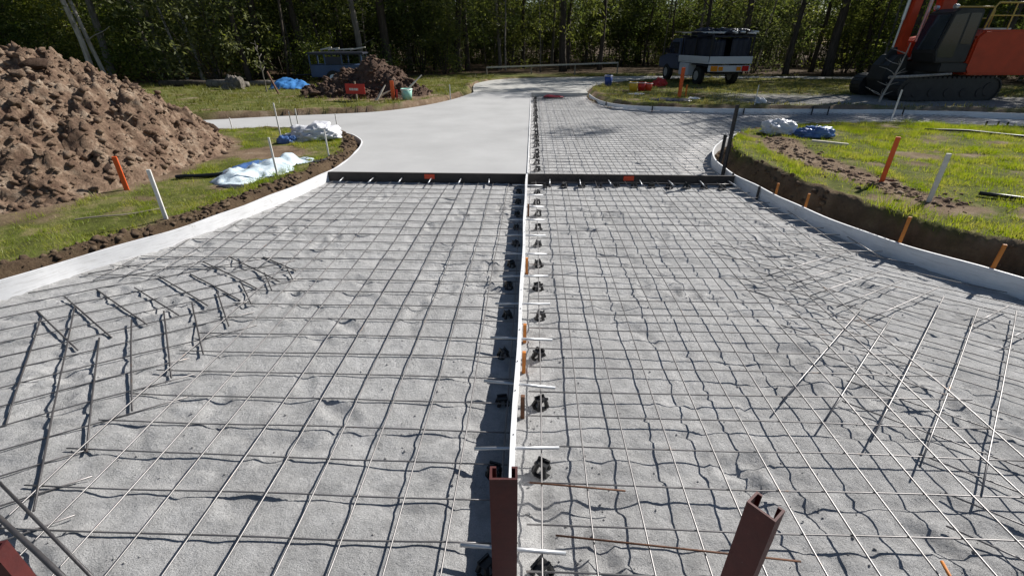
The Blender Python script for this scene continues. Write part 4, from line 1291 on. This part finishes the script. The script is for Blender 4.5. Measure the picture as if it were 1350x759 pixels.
# ------------------------------------------------------------------ excavator: tracks, house, cab, boom, stick and bucket
EX, EY = 11.85, 15.9
ez = gz1(EX, EY)
ex = empty('excavator', (EX, EY, ez), R(180 + 4)); ex.scale = (.94, .94, .94); tag(ex, 'orange red tracked excavator with its bucket resting on the ground beyond the branch', 'excavator')
# local +x points to the boom side
def track(y):
    n_ = 10; pr = []
    L, r_ = 1.25, .33
    for k in range(n_ + 1):
        a = math.pi / 2 - math.pi * k / n_; pr.append((L + r_ * math.cos(a), r_ + r_ * math.sin(a)))
    for k in range(n_ + 1):
        a = -math.pi / 2 - math.pi * k / n_; pr.append((-L + r_ * math.cos(a), r_ + r_ * math.sin(a)))
    o = MB().prism(pr, y - .22, y + .22, 'y').build('track', M['exc_dark'], ex)
    per = []
    for i in range(len(pr)):
        a = Vector((pr[i][0], 0, pr[i][1])); e = Vector((pr[(i + 1) % len(pr)][0], 0, pr[(i + 1) % len(pr)][1]))
        n2 = max(1, int((e - a).length / .14))
        for j in range(n2): per.append((a.lerp(e, (j + .5) / n2), (e - a).normalized()))
    for p, t in per:
        ang = math.atan2(t.z, t.x)
        Mx = Matrix.Translation((p.x, y, p.z)) @ Matrix.Rotation(-ang, 4, 'Y')
        MB().box(-.045, .045, -.25, .25, -.022, .022, M=Mx).build('track_pad', M['exc_dark'], o)
    for k in range(5):
        x = -1.0 + k * .5
        MB().tube([(x, y - .235, .24), (x, y + .235, .24)], .13, 12).build('roller', M['darkpeg'], o)
    for x in (-1.25, 1.25): MB().tube([(x, y - .24, .33), (x, y + .24, .33)], .2, 14).build('sprocket', M['darkpeg'], o)


track(-.85); track(.85)
MB().box(-.8, .8, -.62, .62, .30, .62).build('undercarriage', M['exc_dark'], ex, bevel=.03)
MB().tube([(0, 0, .60), (0, 0, .82)], .55, 20).build('slew_ring', M['exc_dark'], ex)
house = MB().prism([(-1.55, -1.05), (.55, -1.05), (.55, 1.05), (-1.55, 1.05), (-1.85, .7), (-1.95, .0), (-1.85, -.7)], .80, 1.05, 'z').build('deck', M['exc_dark'], ex, bevel=.03)
MB().prism([(-2.45, .72), (-.36, .72), (-.24, .86), (-.24, 1.72), (-.42, 1.92), (-2.25, 1.92), (-2.45, 1.80)], -1.07, 1.07, 'y').build('engine_hood', M['exc_paint'], ex, bevel=.05)
MB().prism([(-2.46, -1.02), (-2.46, 1.02), (-2.8, .75), (-2.92, 0), (-2.8, -.75)], .90, 1.70, 'z').build('counterweight', M['exc_paint'], ex, bevel=.06)
MB().prism([(-.20, 1.06), (.35, 1.06), (.50, 1.15), (.50, 1.62), (.30, 1.72), (-.20, 1.80)], -1.02, -.32, 'y').build('side_tank', M['exc_paint'], ex, bevel=.04)
cabp = [(-.20, 1.06), (.74, 1.06), (.86, 1.35), (.70, 2.35), (.54, 2.46), (-.14, 2.46), (-.20, 2.38)]
cab_ = MB().prism(cabp, .14, 1.03, 'y').build('cab', M['exc_dark'], ex, bevel=.03)
for y in (.137, 1.033):
    MB().prism([(-.12, 1.55), (.20, 1.55), (.20, 2.34), (-.12, 2.34)], y - .004, y + .004, 'y').build('side_window', M['glass'], cab_)
    MB().prism([(.26, 1.20), (.72, 1.20), (.79, 1.40), (.64, 2.29), (.26, 2.34)], y - .004, y + .004, 'y').build('side_window', M['glass'], cab_)
MB().box(-.004, .004, -.38, .38, -.46, .46, M=Matrix.Translation((.792, .585, 1.85)) @ Matrix.Rotation(R(-9.1), 4, 'Y')).build('windscreen', M['glass'], cab_)
for y in (.25, .92):
    MB().tube([(.58, y, 2.50), (.68, y, 2.51)], .06, 10).build('work_lamp', M['galv'], cab_)


def boom_plate(name, pts, w, y, mat='exc_paint'):
    """box-section arm following a side outline"""
    return MB().prism(pts, y - w / 2, y + w / 2, 'y').build(name, M[mat], ex, bevel=.02)


boom_plate('boom', [(-.05, 1.15), (.30, 1.12), (.28, 2.6), (.42, 3.5), (.98, 4.35), (.92, 4.75), (.62, 4.72), (.02, 3.9), (-.16, 2.8), (-.18, 1.5)], .26, -.14)
boom_plate('stick', [(.78, 5.0), (1.08, 4.85), (1.16, 4.0), (1.14, 1.35), (1.02, 1.20), (.92, 1.35), (.84, 4.1)], .24, -.14)
sh_ = -1.15
def sp_(l): return [(p[0] + sh_, p[1]) for p in l]


boom_plate('bucket_link', sp_([(2.16, 1.50), (2.44, 1.42), (2.62, .98), (2.50, .92), (2.30, 1.25), (2.12, 1.20)]), .14, -.14, 'exc_dark')
prof_b = sp_([(2.14, 1.28), (2.42, 1.24), (2.62, .95), (2.68, .55), (2.50, .18), (2.18, .0), (1.82, .02), (1.80, .06), (2.14, .09), (2.40, .26), (2.55, .58), (2.48, .86), (2.28, 1.04), (2.10, .80), (2.04, .85)])
MB().prism(prof_b, -.50, .22, 'y').build('bucket', M['exc_dark'], ex, bevel=.008)
for y in (-.513, .233):
    MB().prism(sp_([(2.12, 1.22), (2.4, 1.2), (2.6, .93), (2.66, .55), (2.48, .19), (2.18, .015), (1.84, .03), (2.02, .7)]), y - .012, y + .012, 'y').build('bucket_cheek', M['exc_dark'], ex)
for k in range(5):
    y = -.46 + k * .16
    MB().prism(sp_([(1.84, .01), (1.84, .07), (1.66, .035)]), y - .035, y + .035, 'y').build('bucket_tooth', M['galv'], ex)
MB().tube([(.40, -.36, 1.1), (.35, -.36, 2.9)], .055, 10).build('boom_cylinder', M['galv'], ex)
MB().tube([(.25, -.14, 4.2), (.75, -.14, 4.95)], .06, 10).build('stick_cylinder', M['galv'], ex)
MB().tube([(1.22, -.14, 3.3), (1.24, -.14, 2.2)], .05, 10).tube([(1.24, -.14, 2.2), (1.26, -.14, 1.45)], .03, 8).build('bucket_cylinder', M['galv'], ex)
for y in (-.95, .95):
    hr = MB().tube([(-.42, y, 1.95), (-.50, y, 2.50), (-.58, y, 2.60), (-2.25, y, 2.60), (-2.33, y, 2.50), (-2.33, y, 1.85)], .024, 8).build('handrail', M['handrail'], ex, smooth=True)
    MB().tube([(-.47, y, 2.28), (-2.33, y, 2.28)], .018, 6).build('mid_rail', M['handrail'], hr)
    MB().tube([(-1.12, y, 2.60), (-1.12, y, 1.93)], .018, 6).build('mid_post', M['handrail'], hr)
MB().tube([(-1.0, .35, 1.95), (-1.0, .35, 2.45)], .055, 10).build('exhaust', M['darkpeg'], ex)
MB().box(-1.45, -.6, -.75, .75, 1.924, 1.97).build('hood_step', M['galv'], ex, bevel=.01)
# soil ridge and pole by the machine
o = MB().tube([(9.95, 14.62, .82), (10.8, 14.72, .85), (11.75, 14.82, .90)], [.04, .035, .03], 7).build('pole', M['bark_pale']); tag(o, 'long pale pole leaning on the dead sapling in front of the excavator', 'pole')

# ------------------------------------------------------------------ trees
def leaves(nl, clusters, size, aspect, spread, droop=.5, seed=1):
    g_ = np.random.default_rng(seed)
    C = np.array([c[:3] for c in clusters]); Rr = np.array([c[3] for c in clusters])
    w = Rr ** 2 / np.sum(Rr ** 2)
    idx = g_.choice(len(C), nl, p=w)
    p = C[idx] + g_.normal(0, .5, (nl, 3)) * Rr[idx][:, None] * np.array([1, 1, .75])
    a = g_.uniform(0, 2 * np.pi, nl); el = g_.normal(-droop, .5, nl)
    d = np.stack([np.cos(a) * np.cos(el), np.sin(a) * np.cos(el), np.sin(el)], -1)
    u = g_.normal(0, 1, (nl, 3)); s_ = np.cross(d, u); s_ /= np.linalg.norm(s_, axis=1)[:, None] + 1e-6
    L = size * g_.uniform(.6, 1.4, nl)[:, None]; Wd = L * aspect
    V = np.stack([p, p + d * L * .5 + s_ * Wd * .5, p + d * L, p + d * L * .5 - s_ * Wd * .5], 1).reshape(-1, 3)
    return V, np.arange(nl * 4).reshape(-1, 4)


def limb(mb, a, b_, r0, r1, q, seg=5, n=7, bend=.06):
    a = Vector(a); b_ = Vector(b_); L = (b_ - a).length
    pts_ = []; rs = []
    off = Vector((0, 0, 0))
    for k in range(seg + 1):
        t = k / seg
        if 0 < k: off += Vector((q.uniform(-1, 1), q.uniform(-1, 1), q.uniform(-.3, .3))) * L * bend / seg
        pts_.append(a.lerp(b_, t) + off); rs.append(r0 + (r1 - r0) * t)
    mb.tube(pts_, rs, n, cap=True)
    return pts_


def make_tree(name, h, r, seed, mat_b, mat_l, crown_lo=.4, nl=5000, lean=.04, size=.20, nlimb=12, low=0, cl=.9, flare=True):
    q = random.Random(seed)
    root = empty(name, (0, 0, 0))
    mb = MB()
    top = (q.uniform(-1, 1) * lean * h, q.uniform(-1, 1) * lean * h, h)
    pts_ = []; rs = []
    off = Vector((0, 0, 0)); seg = 12
    for k in range(seg + 1):
        t = k / seg
        off += Vector((q.uniform(-1, 1), q.uniform(-1, 1), 0)) * h * .006
        pts_.append(Vector((0, 0, -.3)).lerp(Vector(top), t) + off)
        rs.append(r * (1 - .82 * t) * (1.35 if (k == 0 and flare) else 1.0))
    mb.tube(pts_, rs, 9)
    cl_ = []
    for k in range(nlimb):
        t = crown_lo + (1 - crown_lo) * (k + q.random()) / nlimb
        i = min(int(t * seg), seg - 1); p = pts_[i].lerp(pts_[i + 1], t * seg - i)
        a = q.uniform(0, 6.28); L = h * q.uniform(.10, .22) * (1.15 - .5 * t)
        e = p + Vector((math.cos(a) * L, math.sin(a) * L, L * q.uniform(.3, .9)))
        lp = limb(mb, p, e, r * (1 - .8 * t) * .45, .012, q, 4, 5, .25)
        for j in range(3):
            c = lp[-1 - (j % 2)] + Vector((q.gauss(0, .4), q.gauss(0, .4), q.gauss(.1, .35)))
            cl_.append((c.x, c.y, c.z, q.uniform(.5, 1.0) * cl))
    for k in range(low):      # wispy low growth hanging off the trunk
        z = q.uniform(1.2, crown_lo * h); a = q.uniform(0, 6.28); L = q.uniform(.4, 1.3)
        p = pts_[min(int(z / h * seg), seg - 1)]
        e = Vector((p.x + math.cos(a) * L, p.y + math.sin(a) * L, z + L * .4))
        limb(mb, (p.x, p.y, z), e, .02, .006, q, 3, 4, .3)
        cl_.append((e.x, e.y, e.z, q.uniform(.3, .65)))
    mb.build('trunk', mat_b, root, smooth=True)
    V, Fq = leaves(nl, cl_, size, .32, 1, .5, seed)
    mesh_np('crown', V, Fq, mat_l, root)
    return root


def make_shrub(name, h, w, seed, mat_l, nl=2600, size=.15, stems=6, mat_b=None, aspect=.36):
    q = random.Random(seed); root = empty(name, (0, 0, 0)); mb = MB(); cl_ = []
    for k in range(stems):
        a = q.uniform(0, 6.28); rr = q.uniform(.1, .5) * w
        e = (math.cos(a) * rr, math.sin(a) * rr, h * q.uniform(.55, .98))
        lp = limb(mb, (math.cos(a) * .08, math.sin(a) * .08, -.15), e, .028, .008, q, 6, 5, .25)
        for p in lp[2:]:
            for j in range(2):
                cl_.append((p.x + q.gauss(0, .22 * w), p.y + q.gauss(0, .22 * w), max(.25, p.z + q.gauss(0, .15 * h)), q.uniform(.28, .62) * (w / 2.2) ** .5))
    mb.build('stems', mat_b or M['bark_dark'], root, smooth=True)
    V, Fq = leaves(nl, cl_, size, aspect, 1, .25, seed)
    mesh_np('foliage', V, Fq, mat_l, root)
    return root


T_DARK = [make_tree('forest_tree', h, r_, 200 + k, M['bark_dark'], M['leaf'], lo, 3300, .035, .22, 13, 7) for k, (h, r_, lo) in enumerate(((13, .20, .42), (11.5, .15, .36), (12.5, .24, .45), (10.5, .13, .33)))]
T_GREY = [make_tree('forest_tree', h, r_, 230 + k, M['bark_grey'], M['leaf'], lo, 2900, .06, .21, 12, 9) for k, (h, r_, lo) in enumerate(((11, .11, .34), (10, .085, .30), (12, .14, .40)))]
T_PALE = [make_tree('forest_tree', h, r_, 260 + k, M['bark_pale'], M['leaf'], .38, 2400, .10, .20, 10, 3) for k, (h, r_) in enumerate(((9.5, .075), (10.5, .10)))]
SH = [make_shrub('understorey_shrub', h, w, 300 + k, M[ml], n_, s_) for k, (h, w, ml, n_, s_) in enumerate(((3.2, 2.6, 'leaf_shrub', 3600, .15), (2.4, 2.2, 'leaf_shrub', 2800, .14), (4.4, 3.0, 'leaf', 4600, .17), (5.6, 3.6, 'leaf', 5600, .19), (3.6, 2.4, 'leaf_pale', 3000, .15), (1.5, 2.0, 'leaf_shrub', 1800, .13)))]
T_THIN = [make_tree('forest_tree', h, r_, 280 + k, M[bk], M['leaf'], .45, 1300, ln, .18, 8, 3, .7) for k, (h, r_, bk, ln) in enumerate(((8, .055, 'bark_grey', .05), (9, .065, 'bark_dark', .04), (7.5, .045, 'bark_grey', .09), (8.5, .05, 'bark_pale', .06)))]
used = {}


def plant(proto, x, y, label, cat, group=None, s_=1.0, rz=None, rot=(0, 0)):
    if proto.name not in used:
        used[proto.name] = 1; o = proto
    else:
        o = copy_tree(proto)
    o.location = (x, y, gz1(x, y)); o.scale = (s_, s_, s_ * rnd.uniform(.94, 1.06)); o.rotation_euler = (rot[0], rot[1], rnd.uniform(0, 6.28) if rz is None else rz)
    tag(o, label, cat, group)
    return o


def px_x(px, y):       # ground x at distance y for a direction seen at a given bearing
    return (px - 703) / 612.0 * (y * .883 + .8) / 1.0


# trunks one can tell apart along the edge of the wood (bearing, distance, kind, size)
named = [
    (404, 24.0, 'D', 0, .95, 'dark trunk standing behind the blue trailer'),
    (513, 25.5, 'D', 2, 1.0, 'thick dark trunk standing behind the smaller soil heap'),
    (605, 28.5, 'D', 0, 1.0, 'dark straight trunk at the edge of the wood beyond the road bend'),
    (618, 29.6, 'D', 1, 1.0, 'slimmer dark trunk close beside the dark straight trunk at the road bend'),
    (574, 31.0, 'D', 3, 1.0, 'dark trunk deeper in the wood beyond the far lawn'),
    (742, 30.5, 'D', 2, .9, 'thick rough trunk straight beyond the barrier rail'),
    (1030, 32.0, 'G', 2, 1.0, 'slightly leaning grey trunk beyond the truck lawn'),
    (965, 33.0, 'G', 0, 1.1, 'slim grey trunk rising behind the truck rack'),
    (945, 31.5, 'D', 1, .9, 'dark trunk rising behind the truck cab'),
    (905, 33.0, 'G', 1, 1.0, 'slim grey trunk behind the truck'),
    (118, 17.8, 'P', 1, 1.0, 'pale leaning trunk rising behind the big clay heap, thicker of two'),
    (131, 18.0, 'P', 0, 1.0, 'pale leaning trunk rising behind the big clay heap, thinner of two'),
    (215, 22.0, 'G', 0, 1.0, 'leaning grey trunk in the wood past the clay heap'),
    (240, 20.6, 'P', 0, .8, 'thin pale leaning trunk at the edge of the far lawn'),
    (262, 21.0, 'P', 1, .7, 'slender pale trunk leaning over the far lawn edge'),
    (283, 22.0, 'G', 1, 1.0, 'slim grey trunk in the wood behind the far lawn'),
    (14, 20.0, 'D', 1, 1.0, 'dark trunk in the wood behind the crest of the clay heap'),
    (345, 23.0, 'D', 2, .8, 'dark trunk with a bend behind the far lawn and its logs'),
    (395, 26.5, 'D', 0, .9, 'straight dark trunk deeper in the wood behind the trailer'),
    (455, 28.0, 'D', 1, 1.0, 'straight dark trunk deep behind the smaller soil heap'),
    (545, 29.0, 'G', 2, 1.0, 'grey trunk deep in the wood beyond the small heap'),
    (662, 31.5, 'G', 0, 1.0, 'slim grey trunk beyond the barrier rail'),
    (690, 33.0, 'D', 3, 1.0, 'slim dark trunk beyond the barrier rail'),
    (790, 32.0, 'D', 3, 1.1, 'slim dark trunk past the end of the barrier rail'),
    (1060, 30.5, 'D', 1, .9, 'dark trunk beyond the truck lawn, next to a grey trunk'),
    (1120, 29.0, 'D', 3, 1.0, 'slim dark trunk between the truck and the excavator'),
    (330, 24.5, 'D', 3, 1.1, 'dark trunk in the wood behind the small staked tree'),
]
K = {'D': T_DARK, 'G': T_GREY, 'P': T_PALE}
spots = []
for px, y, kd, i, s_, lb_ in named:
    x = px_x(px, y); spots.append((x, y))
    plant(K[kd][i % len(K[kd])], x, y, lb_, 'tree', 'trees along the edge of the wood', s_, rot=(0, R(-7) if (kd == 'P' or px in (215,)) else 0), rz=0 if kd == 'P' else None)


def where_in_wood(x, y):
    px = 703 + 612 * x / (y * .883 + .8)
    a = 'behind the clay heap', 'behind the young tree', 'behind the smaller soil heap', 'beyond the barrier rail', 'behind the truck', 'between truck and excavator', 'behind the excavator'
    k = int(np.searchsorted([230, 400, 560, 840, 1010, 1180], px))
    e = float(forest_edge(x))
    return ('at the edge of the wood ' if y < e + 4 else 'inside the wood ' if y < e + 14 else 'deep in the wood ') + a[k]


def free(x, y, dmin):
    return all((x - a) ** 2 + (y - b__) ** 2 > dmin ** 2 for a, b__ in spots)


for k, (x, y) in enumerate(((11.0, 28.0), (13.2, 27.4), (15.2, 27.0), (9.4, 29.4), (17.2, 24.6), (18.8, 21.6), (20.2, 20.6), (21.6, 21.8), (23.2, 20.4), (17.0, 19.8), (15.6, 21.0))):
    spots.append((x, y))
    plant(T_DARK[k % 4], x, y, 'broad dark barked tree just ' + ('past the road beyond the truck' if k < 4 else 'behind the excavator, ahead of the wood'), 'tree', 'edge trees beyond the ' + ('truck' if k < 4 else 'excavator'), rnd.uniform(.88, 1.0))
nT = 0; tries = 0
while nT < 185 and tries < 9000:
    tries += 1
    u = rnd.random()
    if nT < 150: y = 20 + 50 * u ** 1.25; x = rnd.uniform(-1.1, 1.1) * (y + 5)
    else: y = 16 + 30 * u; x = rnd.choice((-1, 1)) * rnd.uniform(1.1, 1.45) * (y + 8)
    e = float(forest_edge(x))
    if y < e + 1.0: continue
    if not free(x, y, 1.1 + .02 * y): continue
    # keep the sun's path to the driveway open
    spots.append((x, y)); nT += 1
    kd = rnd.choices('DGP', (5, 4, 1.2))[0]; pr = K[kd][rnd.randrange(len(K[kd]))]
    plant(pr, x, y, {'D': 'dark barked tree ', 'G': 'grey barked slender tree ', 'P': 'pale barked tree '}[kd] + where_in_wood(x, y), 'tree', 'trees of the wood, %s bark' % {'D': 'dark', 'G': 'grey', 'P': 'pale'}[kd], rnd.uniform(.85, 1.15))
nT = 0; tries = 0
while nT < 110 and tries < 9000:
    tries += 1
    y = 20 + 26 * rnd.random(); x = rnd.uniform(-1.12, 1.12) * (y + 5)
    if y < float(forest_edge(x)) + .6 or not free(x, y, .8): continue
    spots.append((x, y)); nT += 1; k = rnd.choices(range(4), (3, 3, 2, 1.4))[0]
    plant(T_THIN[k], x, y, ['thin grey trunk ', 'thin dark trunk ', 'thin leaning grey trunk ', 'thin pale trunk '][k] + where_in_wood(x, y), 'tree', ['thin grey trunks', 'thin dark trunks', 'thin leaning grey trunks', 'thin pale trunks'][k], rnd.uniform(.85, 1.2))
nS = 0; tries = 0; sp2 = []
while nS < 290 and tries < 9000:
    tries += 1
    if nS < 175: y = 18 + 42 * rnd.random() ** 1.5; x = rnd.uniform(-1.1, 1.1) * (y + 4)
    elif nS < 250: y = 38 + 14 * rnd.random(); x = rnd.uniform(-.9, .9) * y
    else: y = 16 + 30 * rnd.random(); x = rnd.choice((-1, 1)) * rnd.uniform(1.1, 1.4) * (y + 8)
    e = float(forest_edge(x))
    if y < e + 1.4: continue
    if y < e + 12 and float(vn(np.array(x), np.array(y), .16, 66)) < rnd.uniform(-.35, .08): continue
    i = rnd.choices(range(6), (1, 0, 4, 7, .5, 0) if y > 37 else (4, 2, 5, 5, 1.5, 2) if y > e + 5 else (3, 4, 2, 1, 2, 5))[0]
    if any((x - a) ** 2 + (y - b__) ** 2 < (1.2 + .012 * y) ** 2 for a, b__ in sp2): continue
    sp2.append((x, y)); nS += 1
    plant(SH[i], x, y, ['bushy green shrub ', 'low bushy green shrub ', 'tall dark leafy shrub ', 'very tall dark leafy shrub ', 'pale leafy shrub ', 'knee high leafy shrub '][i] + where_in_wood(x, y), 'shrub', ['bushy shrubs', 'low bushy shrubs', 'tall dark shrubs', 'very tall dark shrubs', 'pale shrubs', 'knee high shrubs'][i] + ' of the understorey', rnd.uniform(.8, 1.25))
# small staked tree on the far lawn
root = make_tree('young_tree', 1.55, .028, 401, M['bark_grey'], M['leaf_pale'], .45, 260, .05, .10, 7, 0, .24, False)
plant(root, -8.85, 16.4, 'small young tree with sparse pale leaves on the far lawn', 'tree')
o = MB().tube([(-8.1, 15.75, .15), (-8.45, 15.95, .85)], .035, 6).build('stake', M['rust']); tag(o, 'brown stake leaning beside the small young tree', 'stake')
# dead sapling by the excavator
q = random.Random(9); mb = MB()
tp = limb(mb, (0, 0, -.1), (.25, .1, 1.5), .035, .012, q, 6, 6, .12)
for k in range(16):
    p = tp[1 + k % 5]; a = q.uniform(0, 6.28); L = q.uniform(.25, .6)
    limb(mb, p, p + Vector((math.cos(a) * L, math.sin(a) * L * .6, L * q.uniform(.1, .6))), .012, .004, q, 3, 4, .3)
root = empty('dead_sapling', (9.85, 14.55, gz1(9.85, 14.55))); mb.build('trunk', M['bark_pale'], root); tag(root, 'bare pale sapling with spiky twigs in front of the excavator bucket', 'sapling')
# logs and debris at the forest edge
for k, (x, y, a, L, r_) in enumerate(((-12.6, 18.2, .1, 2.2, .12), (-10.9, 17.7, -.15, 1.6, .14), (-9.9, 18.6, .3, 1.2, .10))):
    z = gz1(x, y) + r_ * .8
    o = MB().tube([(x - L / 2 * math.cos(a), y - L / 2 * math.sin(a), z), (x, y, z + .03), (x + L / 2 * math.cos(a), y + L / 2 * math.sin(a), z)], [r_, r_ * .9, r_ * .7], 9).build('log', M['bark_grey' if k else 'bark_dark'], smooth=True)
    tag(o, ['dark fallen log at the edge of the far lawn', 'grey fallen log beside the dark one at the lawn edge', 'short grey log under the trees behind the young tree'][k], 'log')
bag('rock', 'pale boulder among the logs at the lawn edge', (-10.4, 17.2), .32, .25, .34, M['bark_grey'], 22, .2, 'boulder')
